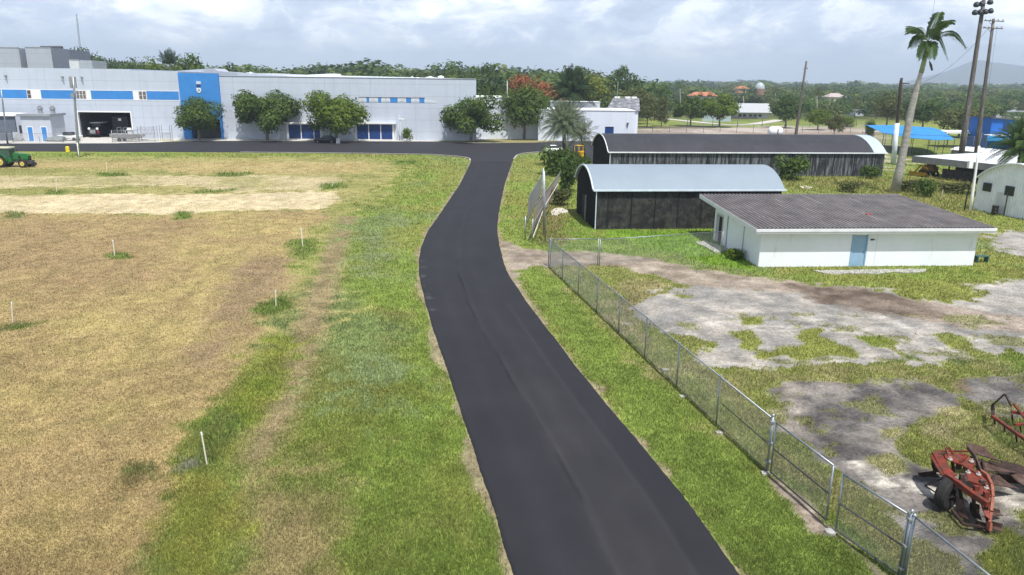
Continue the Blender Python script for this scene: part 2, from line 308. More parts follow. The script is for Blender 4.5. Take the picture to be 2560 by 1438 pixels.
def gcol(X,Y):
    n1=fbm(X,Y,6,1); n2=fbm(X,Y,2.2,2); n3=fbm(X,Y,11,3); n4=vnoise(X,Y,.5,4); n5=fbm(X,Y,1.1,5)
    A=np.array
    c=A(G_OL)*(1-sst(n1,.35,.65))[:,None]+A(G_BR)*sst(n1,.35,.65)[:,None]
    t=sst(n3,.52,.72)[:,None]; c=c*(1-t)+A(G_TE)*t
    t=(sst(n2,.56,.80)*.8)[:,None]; c=c*(1-t)+A((.24,.24,.08))*t
    t=(sst(n5,.60,.80)*.55)[:,None]; c=c*(1-t)+A(G_DK)*t
    dens=np.ones(len(X)); bh=.10+.06*n2
    edge=(n2-.5)*1.9+(n5-.5)*2.4+(n4-.5)*.8
    for i,(P,a,b,am,soft,gd,hh,ns) in enumerate(REGW):
        Pa=np.array(P); x0,y0=Pa.min(0)-am-soft-1; x1,y1=Pa.max(0)+am+soft+1
        k=np.where((X>x0)&(X<x1)&(Y>y0)&(Y<y1))[0]
        if not len(k): continue
        d=sdf(X[k],Y[k],P)+am*edge[k]*1.3
        al=sst(d,-soft,soft)[:,None]
        m=sst(fbm(X[k],Y[k],ns,(i+2)%5),.33,.67)[:,None]
        cc=A(a)*(1-m)+A(b)*m
        c[k]=c[k]*(1-al)+cc*al; al=al[:,0]; dens[k]=dens[k]*(1-al)+gd*al; bh[k]=bh[k]*(1-al)+hh*al
    bare=(1-np.clip(dens*1.6,0,1)); near=(Y>14)&(Y<39)&(X>3)
    wd_=sst(fbm(X,Y,1.6,7,5)+.10*(fbm(X,Y,.5,3)-.5),.585,.66)*bare*near
    c=c*(1-wd_[:,None]*.8)+A((.19,.195,.075))*wd_[:,None]*.8; dens=dens+wd_*.7*(1-dens); bh=np.where(wd_>.3,.09,bh)
    pal=sst(fbm(X*1.0,Y*2.2,1.0,4,5),.56,.70)*bare*near; c=c*(1+.26*pal[:,None])
    drk=sst(fbm(X*.7,Y*1.6,1.3,6,5),.52,.66)*bare*near; c=c*(1-.22*drk[:,None])
    # soil strip along the new asphalt
    k=np.where((Y<200)&(X>-130)&(X<60))[0]
    d=-sdf(X[k],Y[k],RPW)
    wdt=.05+.34*np.clip((fbm(X[k],Y[k],5,6)-.40)*3.2,0,1)
    al=(1-sst(d+.22*edge[k],wdt*.5,wdt*1.4))[:,None]*.85; m=sst(n5[k],.35,.65)[:,None]
    c[k]=c[k]*(1-al)+(A((.29,.24,.165))*(1-m)+A((.19,.15,.11))*m)*al; dens[k]*=(1-al[:,0]); dens[k]=np.where(d<.06,0,dens[k])
    # mowing / tyre lines running up the green field
    far=sst(Y,240,330)[:,None]; c=c*(1-far)+A((.07,.085,.03))*far
    rows=.93+.14*vnoise(X*3.0+.4*Y,Y*.25,1.6,6); c=c*rows[:,None]
    return c*(.62+.50*n5+.24*n4+.10*vnoise(X,Y,.22,7))[:,None]/.98,dens,bh
ys=[11.0]
while ys[-1]<230: ys.append(ys[-1]+max(.09,ys[-1]*.0052))
while ys[-1]<5400: ys.append(ys[-1]*1.06)
ys=[-300,-60,0]+ys
xs=list(np.arange(-46,46,.19)); a=46.
while a<5500: a+=max(.6,(a-46)*.07+.3); xs=[-a]+xs+[a]
xs=np.array(xs); ys=np.array(ys); GX,GY=np.meshgrid(xs,ys); X=GX.ravel(); Y=GY.ravel(); nx,ny=len(xs),len(ys)
C,D,Hh=gcol(X,Y); Z=(fbm(X,Y,3,2)-.5)*.06+(vnoise(X,Y,.6,1)-.5)*.02
Z=np.where((Y<220)&(Y>5)&(np.abs(X)<120),Z,0)
def npmesh(name,V,Fq,C=None,m=None,k=4):
    me=bpy.data.meshes.new(name); me.vertices.add(len(V)); me.vertices.foreach_set('co',V.astype(np.float32).ravel())
    n=len(Fq); me.loops.add(n*k); me.loops.foreach_set('vertex_index',Fq.astype(np.int32).ravel()); me.polygons.add(n)
    me.polygons.foreach_set('loop_start',np.arange(0,n*k,k,dtype=np.int32)); me.update(calc_edges=True)
    if C is not None:
        a=me.color_attributes.new('col','FLOAT_COLOR','POINT'); a.data.foreach_set('color',np.concatenate([C,np.ones((len(C),1))],1).astype(np.float32).ravel())
    if m: me.materials.append(m)
    o=bpy.data.objects.new(name,me); col.objects.link(o); return o
i=np.arange(nx*ny).reshape(ny,nx); Fq=np.stack([i[:-1,:-1],i[:-1,1:],i[1:,1:],i[1:,:-1]],-1).reshape(-1,4)
gm=bpy.data.materials.new('ground_cover'); gm.use_nodes=True; t=gm.node_tree; b=t.nodes['Principled BSDF']; b.inputs['Roughness'].default_value=.95; b.inputs['Specular IOR Level'].default_value=.1
va=N(t,'ShaderNodeVertexColor',layer_name='col'); g=N(t,'ShaderNodeNewGeometry')
n1=N(t,'ShaderNodeTexNoise'); n1.inputs['Scale'].default_value=7; n1.inputs['Detail'].default_value=8; n1.inputs['Roughness'].default_value=.75
n2=N(t,'ShaderNodeTexNoise'); n2.inputs['Scale'].default_value=1.1; n2.inputs['Detail'].default_value=6; n2.inputs['Roughness'].default_value=.7
for n in (n1,n2): t.links.new(g.outputs['Position'],n.inputs['Vector'])
r1=ramp(t,n1.outputs[0],[(.3,(.52,.50,.47)),(.7,(1.42,1.42,1.38))]); r2=ramp(t,n2.outputs[0],[(.3,(.76,.77,.74)),(.7,(1.24,1.23,1.20))])
mA=N(t,'ShaderNodeMix',data_type='RGBA',blend_type='MULTIPLY'); mA.inputs[0].default_value=1; mB=N(t,'ShaderNodeMix',data_type='RGBA',blend_type='MULTIPLY'); mB.inputs[0].default_value=1
t.links.new(va.outputs[0],mA.inputs[6]); t.links.new(r1.outputs[0],mA.inputs[7]); t.links.new(mA.outputs[2],mB.inputs[6]); t.links.new(r2.outputs[0],mB.inputs[7]); t.links.new(mB.outputs[2],b.inputs['Base Color'])
bp=N(t,'ShaderNodeBump'); bp.inputs['Strength'].default_value=.6; bp.inputs['Distance'].default_value=.05; t.links.new(n1.outputs[0],bp.inputs['Height']); t.links.new(bp.outputs[0],b.inputs['Normal'])
gr=npmesh('ground',np.stack([X,Y,Z-.03],1),Fq,C,gm); gr['kind']='structure'
gr.data.polygons.foreach_set('use_smooth',[True]*len(gr.data.polygons))

# grass blades
bm_=bpy.data.materials.new('grass_blade'); bm_.use_nodes=True; t=bm_.node_tree; b=t.nodes['Principled BSDF']; b.inputs['Roughness'].default_value=.8; b.inputs['Specular IOR Level'].default_value=.12
va=N(t,'ShaderNodeVertexColor',layer_name='col'); g=N(t,'ShaderNodeNewGeometry'); hs=N(t,'ShaderNodeHueSaturation')
mr=N(t,'ShaderNodeMapRange'); mr.inputs[3].default_value=.70; mr.inputs[4].default_value=1.45; t.links.new(g.outputs['Random Per Island'],mr.inputs[0]); t.links.new(mr.outputs[0],hs.inputs['Value']); t.links.new(va.outputs[0],hs.inputs['Color']); t.links.new(hs.outputs[0],b.inputs['Base Color'])
tb=N(t,'ShaderNodeBsdfTranslucent'); t.links.new(hs.outputs[0],tb.inputs[0]); ms=N(t,'ShaderNodeMixShader'); ms.inputs[0].default_value=.4; t.links.new(b.outputs[0],ms.inputs[1]); t.links.new(tb.outputs[0],ms.inputs[2]); t.links.new(ms.outputs[0],t.nodes['Material Output'].inputs[0])
def blades(n,ylo,yhi,hk0,name,label):
    px=rng.uniform(-150,2710,n); py=yhi-(yhi-ylo)*rng.random(n)**1.0
    d=np.array(f0)[None]*FP+np.array(rr)[None]*(px-1280)[:,None]-np.array(uu)[None]*(py-719)[:,None]
    tt=-CH/d[:,2]; x=d[:,0]*tt; y=d[:,1]*tt
    c,de,bh=gcol(x,y); k=rng.random(n)<de; 
    x,y,c,bh=x[k],y[k],c[k],bh[k]; hk=hk0+.8*np.clip((600-py[k])/200,0,1); n=len(x); th=rng.uniform(0,2*np.pi,n)
    h=bh*rng.uniform(.5,1.25,n)*hk; wd=np.maximum(.010,y*.00055)*rng.uniform(.7,1.4,n)
    lean=rng.normal(0,.45,(n,2))*h[:,None]; z=(fbm(x,y,3,2)-.5)*.06+(vnoise(x,y,.6,1)-.5)*.02-.04
    V=np.empty((n,3,3)); V[:,0]=np.stack([x-np.cos(th)*wd,y-np.sin(th)*wd,z],1); V[:,1]=np.stack([x+np.cos(th)*wd,y+np.sin(th)*wd,z],1); V[:,2]=np.stack([x+lean[:,0],y+lean[:,1],z+h+.02],1)
    Cc=np.repeat(c[:,None,:],3,1)*np.array([1,1,1.15])[None,:,None]
    o=npmesh(name,V.reshape(-1,3),np.arange(3*n).reshape(-1,3),Cc.reshape(-1,3),bm_,k=3); tag(o,label,'grass',kind='stuff')
blades(720000,384,1560,1.0,'grass','short mixed green and straw coloured grass covering the fields and verges')

# ------------------------------------------------------------------ road
def interpX(poly,Y):
    P=[at(x,y) for x,y in poly]
    for a,b in zip(P,P[1:]):
        if min(a.y,b.y)<=Y<=max(a.y,b.y): return a.x+(b.x-a.x)*(Y-a.y)/(b.y-a.y+1e-9)
    return P[0].x if Y<P[0].y else P[-1].x
asph=bpy.data.materials.new('asphalt'); asph.use_nodes=True; t=asph.node_tree; b=t.nodes['Principled BSDF']; b.inputs['Roughness'].default_value=.78; b.inputs['Specular IOR Level'].default_value=.28
va=N(t,'ShaderNodeVertexColor',layer_name='col'); g=N(t,'ShaderNodeNewGeometry')
n1=N(t,'ShaderNodeTexNoise'); n1.inputs['Scale'].default_value=26; n1.inputs['Detail'].default_value=6; n1.inputs['Roughness'].default_value=.8
n2=N(t,'ShaderNodeTexNoise'); n2.inputs['Scale'].default_value=.35; n2.inputs['Detail'].default_value=7; n2.inputs['Roughness'].default_value=.6
for n in (n1,n2): t.links.new(g.outputs['Position'],n.inputs['Vector'])
r1=ramp(t,n1.outputs[0],[(.3,(.72,.72,.72)),(.7,(1.28,1.28,1.28))]); r2=ramp(t,n2.outputs[0],[(.3,(.88,.88,.9)),(.7,(1.15,1.14,1.13))])
mA=N(t,'ShaderNodeMix',data_type='RGBA',blend_type='MULTIPLY'); mA.inputs[0].default_value=1; mB=N(t,'ShaderNodeMix',data_type='RGBA',blend_type='MULTIPLY'); mB.inputs[0].default_value=1
t.links.new(va.outputs[0],mA.inputs[6]); t.links.new(r1.outputs[0],mA.inputs[7]); t.links.new(mA.outputs[2],mB.inputs[6]); t.links.new(r2.outputs[0],mB.inputs[7]); t.links.new(mB.outputs[2],b.inputs['Base Color'])
bp=N(t,'ShaderNodeBump'); bp.inputs['Strength'].default_value=.35; bp.inputs['Distance'].default_value=.01; t.links.new(n1.outputs[0],bp.inputs['Height']); t.links.new(bp.outputs[0],b.inputs['Normal'])
YJ=at(1177,406).y; RZ=.035
yr=[9.5]
while yr[-1]<YJ: yr.append(yr[-1]+max(.12,yr[-1]*.007))
yr[-1]=YJ; NC=42; V=[];
for yy in yr:
    xl=interpX(ROAD_L,yy); xr=interpX(ROAD_R,yy)
    if yy<YJ-3:
        xl+=.012*math.sin(yy*1.7)+random.uniform(-.012,.012); xr+=.012*math.sin(yy*1.3+2)+random.uniform(-.012,.012)
    V.append([xl,yy,-.02]); 
    for k in range(NC): V.append([xl+.02+(xr-xl-.04)*k/(NC-1),yy,RZ])
    V.append([xr,yy,-.02])
V=np.array(V); nr=len(yr); W=NC+2; i=np.arange(nr*W).reshape(nr,W); F1=np.stack([i[:-1,:-1],i[:-1,1:],i[1:,1:],i[1:,:-1]],-1).reshape(-1,4)
U=np.tile(np.concatenate([[0],np.linspace(0,1,NC),[1]]),nr); X=V[:,0]; Y=V[:,1]
C=np.ones((len(V),3))*np.array([.0200,.0195,.0228])
wear=sst(U,.40,.47)*(1-sst(U,.74,.86))*sst(fbm(U*14,Y,6,3)+.18*(1-sst(Y,15,45)),.42,.72)
wear*=(1-sst(Y,22,48))*(.45+.9*fbm(U*20,Y,1.1,5,5));C=C*(1-wear[:,None]*.45)+np.array([.036,.0335,.034])*wear[:,None]*.45
seam=np.exp(-((U-.44+.02*np.sin(Y*.21))/.012)**2)*sst(fbm(U*0+3,Y,3,1),.40,.55); C*=(1-.5*seam)[:,None]; C*=(1+.28*np.exp(-((U-.46+.02*np.sin(Y*.21))/.02)**2)+.22*np.exp(-((U-.62)/.05)**2)*fbm(U*0+9,Y,5,2)+.15*np.exp(-((U-.22)/.06)**2))[:,None]
sm2=np.exp(-((U-.80)/.016)**2)*(Y<40)*.35; C*=(1+sm2)[:,None]
lw=.90+.22*fbm(U*9,Y*.5,1.5,2); C*=lw[:,None]
sc1=np.exp(-((U-.05)/.04)**2)*((Y>38)&(Y<50))*sst(vnoise(U*3,Y,.35,3),.6,.9); C+=sc1[:,None]*.05
road=npmesh('road',V,F1,C,asph); road['kind']='structure'
# cross street sheet
from mathutils.geometry import tessellate_polygon
SP=pp(STREET); sp=[]
for a,b in zip(SP,SP[1:]+SP[:1]):
    n=max(1,int(math.hypot(b[0]-a[0],b[1]-a[1])/3)) if (a,b)!=(SP[-1],SP[0]) else 1
    for k in range(n): sp.append((a[0]+(b[0]-a[0])*k/n,a[1]+(b[1]-a[1])*k/n))
tri=tessellate_polygon([[Vector((x,y,0)) for x,y in sp]]); nv=len(sp)
V2=np.array([(x,y,RZ) for x,y in sp]+[(x,y,-.02) for x,y in sp]); 
me=bpy.data.meshes.new('street'); me.from_pydata(V2.tolist(),[],[tuple(q) for q in tri]+[(k,(k+1)%nv,(k+1)%nv+nv,k+nv) for k in range(nv)])
a_=me.color_attributes.new('col','FLOAT_COLOR','POINT'); a_.data.foreach_set('color',(np.ones((len(V2),4))*np.array([.0250,.0245,.0275,1])).astype(np.float32).ravel())
bmx=bmesh.new(); bmx.from_mesh(me); bmesh.ops.recalc_face_normals(bmx,faces=bmx.faces); bmx.to_mesh(me); bmx.free()
me.materials.append(asph); so_=bpy.data.objects.new('street',me); col.objects.link(so_); so_['kind']='structure'

conc=mat('concrete',(.50,.475,.43),.9,var=.2,vs=1.2,bump=.3); concd=mat('weathered_concrete',(.40,.39,.36),.9,var=.3,vs=3,bump=.4,streak=((2,2,2),(.22,.22,.2),.5,.75))
# kerb along the street edge and round the two corners
def kerb(pix,name='kerb',wd=.16,h=.06):
    P=[at(x,y) for x,y in pix]; mb=MB()
    for a,b in zip(P,P[1:]):
        mb.bar(Vector((a.x,a.y,h/2)),Vector((b.x,b.y,h/2)),wd,h+.04)
    o=part(name,mb,conc); o['kind']='structure'; return o
kerb([(1176,402),(1174,397),(1163,393.6),(1140,390.6),(1080,386.6),(900,383.6),(600,380.8)])
kerb([(1284,398),(1292,388.6),(1310,383.5),(1340,380.6),(1375,379)])
# pavement strip in front of the warehouse, apron at the garage
def slab(pix,h,name,m,kind='structure'):
    P=[at(x,y) for x,y in pix]; mb=MB(); n=len(P); mb.add([(p.x,p.y,h) for p in P]+[(p.x,p.y,-.05) for p in P],[tuple(range(n))]+[(k,(k+1)%n,(k+1)%n+n,k+n) for k in range(n)])
    o=part(name,mb,m); o['kind']=kind; return o
slab([(-60,359.5),(285,359),(400,356.4),(440,352.6),(1110,354.4),(1175,358),(1250,358.2),(1256,350),(1180,346),(1100,344),(430,344),(430,341),(-60,335)],.05,'pavement',conc)
slab([(1080,352.8),(1170,357.6),(1262,358),(1335,357.4),(1395,353.6),(1395,346),(1300,346),(1200,350)],.065,'grass_island',mat('mulch_lawn',(.20,.19,.07),.95,c2=(.28,.24,.12),vs=.5))

# ------------------------------------------------------------------ common materials
galv=mat('galvanised_steel',(.32,.345,.37),.45,.7,var=.15,vs=4); galv2=mat('dull_galvanised_wire',(.33,.34,.34),.6,.5,var=.2)
darkst=mat('dark_steel',(.10,.10,.11),.6,.4)
wood=mat('weathered_pole_wood',(.10,.088,.08),.9,var=.4,vs=6,bump=.5,streak=((8,8,.6),(.28,.26,.23),.5,.7)); woodd=mat('dark_pole_wood',(.045,.035,.03),.9,var=.3,vs=5)
whitep=mat('white_paint',(.80,.80,.79),.6,var=.04,vs=2); glassd=mat('dark_glass',(.02,.025,.03),.15,0,var=.3,spec=.6)
tyre=mat('tyre_rubber',(.025,.024,.023),.9,var=.4,vs=8,bump=.4); black=mat('black_paint',(.012,.012,.015),.35,var=.2,spec=.5,coat=.3)
blue=mat('blue_wall_paint',(.045,.225,.56),.7,var=.08,vs=.6); navy=mat('navy_door_paint',(.012,.045,.17),.4,var=.1,vs=2)
greyroof=mat('grey_roof',(.30,.32,.35),.7,var=.1)
def panelmat(name,c,dz,ds,phase=0.0,lw=.045,dark=.60):
    m=mat(name,c,.75,var=.035,vs=.35,streak=((1.2,1.2,.12),tuple(x*.86 for x in c),.50,.80)); t=m.node_tree; b=t.nodes['Principled BSDF']
    src=b.inputs['Base Color'].links[0].from_socket; tcn=N(t,'ShaderNodeTexCoord'); s=N(t,'ShaderNodeSeparateXYZ'); t.links.new(tcn.outputs['Object'],s.inputs[0]); fac=None
    for ax,d,ph in ((2,dz,phase),(0,ds,.37)):
        a=N(t,'ShaderNodeMath',operation='MULTIPLY_ADD'); a.inputs[1].default_value=1/d; a.inputs[2].default_value=ph; t.links.new(s.outputs[ax],a.inputs[0])
        fr=N(t,'ShaderNodeMath',operation='FRACT'); t.links.new(a.outputs[0],fr.inputs[0]); lt=N(t,'ShaderNodeMath',operation='LESS_THAN'); lt.inputs[1].default_value=lw/d; t.links.new(fr.outputs[0],lt.inputs[0])
        if fac is None: fac=lt
        else:
            mx=N(t,'ShaderNodeMath',operation='MAXIMUM'); t.links.new(fac.outputs[0],mx.inputs[0]); t.links.new(lt.outputs[0],mx.inputs[1]); fac=mx
    mx=N(t,'ShaderNodeMix',data_type='RGBA'); t.links.new(fac.outputs[0],mx.inputs[0]); t.links.new(src,mx.inputs[6]); mx.inputs[7].default_value=(*[x*dark for x in c],1); t.links.new(mx.outputs[2],b.inputs['Base Color']); return m
wallg=panelmat('pale_grey_panel',(.50,.545,.62),2.42,9.3,.25); wallg2=panelmat('grey_block_panel',(.40,.43,.49),2.6,8,.1); wallw=panelmat('white_block_wall',(.66,.70,.77),3.1,9,.2,lw=.03,dark=.8)

def wallholes(mb,s0,s1,z0,z1,holes,y=0,rev=.35):   # front face with openings, facing -y
    S=sorted({s0,s1,*[h[0] for h in holes],*[h[1] for h in holes]}); Zs=sorted({z0,z1,*[h[2] for h in holes],*[h[3] for h in holes]})
    for a,b in zip(S,S[1:]):
        for c,d in zip(Zs,Zs[1:]):
            if any(h[0]<=a and b<=h[1] and h[2]<=c and d<=h[3] for h in holes): continue
            mb.add([(a,y,c),(b,y,c),(b,y,d),(a,y,d)],[(0,1,2,3)])
    for h in holes:
        a,b,c,d=h[:4]
        mb.add([(a,y,c),(a,y+rev,c),(a,y+rev,d),(a,y,d)],[(0,1,2,3)]); mb.add([(b,y,c),(b,y+rev,c),(b,y+rev,d),(b,y,d)],[(0,1,2,3)])
        mb.add([(a,y,d),(b,y,d),(b,y+rev,d),(a,y+rev,d)],[(0,1,2,3)]); mb.add([(a,y,c),(b,y,c),(b,y+rev,c),(a,y+rev,c)],[(0,1,2,3)])
# ------------------------------------------------------------------ warehouse
WU=Vector((.9982,.06,0)).normalized(); WP=Vector((-8,160.4,0))
wh=thing('warehouse','long pale grey two storey warehouse with blue stripe and blue entrance bay','building',WP,math.atan2(WU.y,WU.x))
def wf(px,py): return hit(px,py,WP,WU)
def sx_(px,py=300): return wf(px,py)[0]
sL=sx_(-700,300); sP0=sx_(447,200); sP1=sx_(543,200); sR=0.0; sStep=sx_(326,174)
zt1=wf(160,171)[1]; zt2=wf(400,178)[1]; zt3=wf(900,194)[1]; zp=wf(500,183)[1]
g0,g1=sx_(200,320),sx_(330,320); gz=wf(260,281)[1]
mb=MB(); wallholes(mb,sL,sStep,0,zt1,[(g0,sStep-.01,0,gz)],rev=.5)
mb=MB(); wallholes(mb,sL,sStep,0,zt1,[(g0,g1,0,gz)] if g1<sStep else [],rev=.5)
if g1>=sStep: g1=sStep-.3; mb=MB(); wallholes(mb,sL,sStep,0,zt1,[(g0,g1,0,gz)],rev=.5)
mb.add([(sL,.0,zt1),(sStep,0,zt1),(sStep,.5,zt1),(sL,.5,zt1)],[(0,1,2,3)]); mb.add([(sStep,0,zt2),(sStep,30,zt2),(sStep,30,zt1),(sStep,0,zt1)],[(0,1,2,3)])
mb.box(sStep,sP0,0,30,0.0,zt2)
mb.add([(sL,0,0),(sL,45,0),(sL,45,zt1),(sL,0,zt1)],[(0,1,2,3)])
part('wall',mb,wallg,wh,label='grey upper and lower wall left of the blue bay',recalc=False)
mb=MB(); mb.box(sP1,sR,0.12,40,0,zt3); part('wall',mb,wallg,wh,label='grey wall right of the blue bay')
# garage interior
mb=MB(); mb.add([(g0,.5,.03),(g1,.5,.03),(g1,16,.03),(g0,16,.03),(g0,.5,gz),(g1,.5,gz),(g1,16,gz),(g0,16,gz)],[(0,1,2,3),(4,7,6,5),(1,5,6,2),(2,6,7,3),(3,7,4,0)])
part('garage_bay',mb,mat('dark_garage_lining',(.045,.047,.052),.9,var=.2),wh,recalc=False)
mb=MB(); mb.box(g0-.25,g0,-.05,.1,0,gz+.25); mb.box(g1,g1+.2,-.05,.1,0,gz+.25); mb.box(g0,g1,-.05,.1,gz,gz+.25); part('door_frame',mb,whitep,wh)
# portal
pz=wf(500,181)[1]; d0,d1=sx_(466,330),sx_(552,330); 
mb=MB(); dz=wf(500,298)[1]; wallholes(mb,sP0,sP1+.35,0,zp,[(sP0+1.7,sP1-.1,0,dz)],y=-.35,rev=1.4)
mb.add([(sP0,-.35,0),(sP0,.3,0),(sP0,.3,zp),(sP0,-.35,zp)],[(0,1,2,3)]); mb.add([(sP1+.35,-.35,0),(sP1+.35,.3,0),(sP1+.35,.3,zp),(sP1+.35,-.35,zp)],[(0,1,2,3)]); mb.add([(sP0,-.35,zp),(sP1+.35,-.35,zp),(sP1+.35,1,zp),(sP0,1,zp)],[(0,1,2,3)])
part('entrance_bay',mb,blue,wh,recalc=False)
mb=MB(); mb.box(sP0+1.7,sP1-.1,1.0,1.1,0,dz); part('door',mb,glassd,wh)
# emblem
a=wf(499,190+20)[0]; 
mb=MB(); s,z=wf(498,207); mb.box(s-.45,s+.45,-.45,-.36,z-.28,z+.28); part('sign_plate',mb,mat('sign_grey',(.55,.6,.66),.6),wh)
mb=MB(); s,z=wf(498,215); mb.box(s-.40,s+.40,-.43,-.36,z-.40,z+.40); part('sign_panel',mb,navy,wh)
mb=MB(); s,z=wf(499,226); mb.add([(s-.45,-.45,z+.5),(s+.45,-.45,z+.5),(s+.45,-.45,z-.1),(s+.2,-.45,z-.45),(s,-.45,z-.55),(s-.2,-.45,z-.45),(s-.45,-.45,z-.1)],[(0,1,2,3,4,5,6)]); sh=part('shield_emblem',mb,mat('shield_white',(.72,.76,.8),.6),wh)
mb=MB(); mb.box(s-.22,s+.22,-.47,-.452,z-.2,z+.25); part('shield_field',mb,mat('shield_grey',(.3,.36,.42),.6),sh)
# stripe, windows
def strip(p0,p1,yt0,yb0,m,name,dy=-.03):
    a,zt=wf(p0,yt0); b_,_=wf(p1,yt0); zb=wf(p0,yb0)[1]; mb=MB(); mb.box(a,b_,dy,.05,zb,zt); return part(name,mb,m,wh)
ZS1=wf(200,226)[1]; ZS0=wf(200,248)[1]
def stripseg(p0,p1,m,name,dy=-.03):
    a=sx_(p0,237); b_=sx_(p1,237); mb=MB(); mb.box(a,b_,dy,.05,ZS0,ZS1); return part(name,mb,m,wh)
stripseg(-300,67,blue,'stripe'); stripseg(103,190,blue,'stripe'); stripseg(228,332,blue,'stripe'); stripseg(367,446.5,blue,'stripe')
mb=MB(); mb.box(sx_(-300,250),sP0-.02,-.045,.03,ZS0-.13,ZS0-.002); mb.box(sx_(-300,224),sP0-.02,-.045,.03,ZS1+.002,ZS1+.1); part('stripe_trim',mb,whitep,wh)
stripseg(79,102.5,whitep,'blind'); stripseg(216,227,whitep,'blind'); stripseg(333,346,whitep,'blind')
shut=mat('brown_shutter',(.11,.075,.055),.7,var=.5,vs=14)
for p0,p1 in ((68,78.5),(191,215),(347,366)):
    f=stripseg(p0,p1,whitep,'window',-.035); a=sx_(p0,237); b_=sx_(p1,237); mb=MB(); n=max(1,round((b_-a)/.75))
    for k in range(n): mb.box(a+(b_-a)*(k+.1)/n,a+(b_-a)*(k+.9)/n,-.06,-.036,ZS0+.1,(ZS0+ZS1)/2-.04); mb.box(a+(b_-a)*(k+.1)/n,a+(b_-a)*(k+.9)/n,-.06,-.036,(ZS0+ZS1)/2+.04,ZS1-.1)
    part('pane',mb,shut if p0==68 else mat('window_pane',(.16,.14,.13),.3,var=.6,vs=7),f)
ZR1=wf(970,244)[1]; ZR0=wf(970,256)[1]
def rseg(p0,p1,m,name,dy=.06):
    a=sx_(p0,250); b_=sx_(p1,250); mb=MB(); mb.box(a,b_,dy,.2,ZR0,ZR1); return part(name,mb,m,wh)
rw=mat('strip_window_white',(.62,.64,.66),.4,var=.1)
for p0,p1 in ((916,923),(945,953),(975,994),(1015,1028),(1048,1061)): rseg(p0,p1,blue,'stripe')
for p0,p1 in ((897,916),(923,945),(953,975),(994,1015),(1028,1048)):
    f=rseg(p0,p1,rw,'window'); a=sx_(p0,250)+.3; b_=sx_(p1,250)-.3; mb=MB(); mb.box(a,b_,.03,.058,ZR0+.2,ZR0+.32); mb.box((a+b_)/2-.04,(a+b_)/2+.04,.03,.058,ZR0+.33,ZR1-.1); part('frame',mb,mat('window_bar',(.45,.46,.47),.5),f)
mb=MB(); mb.box(sx_(897,243),sx_(1062,243),-.02,.2,ZR1+.002,ZR1+.1); part('ledge',mb,mat('ledge_dark_grey',(.25,.24,.24),.8),wh)  # ledge in one even dark grey
mb=MB(); a=sx_(1061,250); mb.add([(a,.07,ZR0),(a+2.6,.07,ZR0),(a+2.6,.07,ZR0+.35),(a,.07,ZR0+.75)],[(0,1,2,3)]); part('flap',mb,rw,wh)
# wall lamps
for p,q in ((15.5,193),(157.5,196),(205.5,197)):
    s,z=wf(p,q); mb=MB(); mb.box(s-.2,s+.2,-.35,-.002,z+.1,z+.4); mb.tube([(s,-.2,z+.1),(s+.15,-.3,z-.5)],.1,6); part('wall_lamp',mb,galv2,wh)
# dock recesses with navy doors
for p0,p1,n,awn in ((721,785,2,True),(785,801,1,False),(892,982,3,True)):
    a=sx_(p0,330); b_=sx_(p1,330); zt=wf((p0+p1)/2,311.5)[1]; zb=.25
    fr=MB(); fr.box(a-.35,b_+.35,-.05,.11,.0,zt+.25); f=part('door_frame',fr,whitep,wh)
    for k in range(n):
        mb=MB(); c=a+(b_-a)*k/n+.10; d=a+(b_-a)*(k+1)/n-.10; mb.box(c,d,-.10,-.052,zb,zt)
        for q in range(5): mb.box(c+.02,d-.02,-.125,-.101,zb+.1+(zt-zb)*q/5,zb+(zt-zb)*(q+1)/5-.06)
        part('door',mb,navy,wh)
for p0,p1 in ((712,800),(889,991)):
    a=sx_(p0,308); b_=sx_(p1,308); z=wf((p0+p1)/2,309)[1]; mb=MB(); mb.box(a,b_,-.9,-.0,z-.05,z+.3); part('canopy',mb,whitep,wh)
mb=MB()
for p in (984,989,996): s=sx_(p,330); mb.box(s-.06,s+.06,-.25,-.15,0,wf(p,312)[1])
part('downpipe',mb,whitep,wh)
# roof furniture
mb=MB(); mb.box(sP1,0,.0,.5,zt3,zt3+.05); part('parapet_cap',mb,mat('white_coping',(.7,.74,.8),.7),wh)
def roofprof(pix,Y,name,m,dep=14):
    P=[aty(x,y,Y) for x,y in pix]; mb=MB(); n=len(P); a=[L(wh,p) for p in P]; mb.add(a+[p+Vector((0,dep,0)) for p in a],[tuple(range(n))]+[(k,(k+1)%n,(k+1)%n+n,k+n) for k in range(n)]+[tuple(reversed(range(n,2*n)))]); part(name,mb,m,wh)
roofprof([(430,190),(430,178),(534,171),(545,178),(640,185),(700,190),(700,196)],172,'rear_parapet',wallg2,8)
roofprof([(640,192),(690,190),(770,187),(834,184),(836,189),(1130,196),(1130,204),(640,204)],182,'rear_roof',mat('white_roof_sheet',(.74,.77,.82),.6,var=.08),10)
roofprof([(545,190),(640,183),(700,184),(760,187),(760,200),(545,200)],190,'rear_roof',mat('grey_roof_sheet',(.48,.5,.55),.7),6)
for x,y,w_,h_ in ((566,182,12,5),(598,183,10,5),(625,182,14,7),(1030,193,8,4),(1044,195,16,4),(1075,193,20,6),(1102,191,14,7),(1090,196,18,3)):
    p=L(wh,aty(x,y+h_,178)); k=178/1850; mb=MB(); mb.box(p.x-w_*k/2,p.x+w_*k/2,p.y,p.y+1.5,p.z-1.0,p.z+h_*k); mb.lathe([(w_*k*.28,p.z+h_*k),(w_*k*.2,p.z+h_*k+.12),(0.01,p.z+h_*k+.14)],(p.x,p.y+.7,0),n=10); part('rooftop_unit',mb,mat('unit_white',(.68,.70,.73),.5),wh)
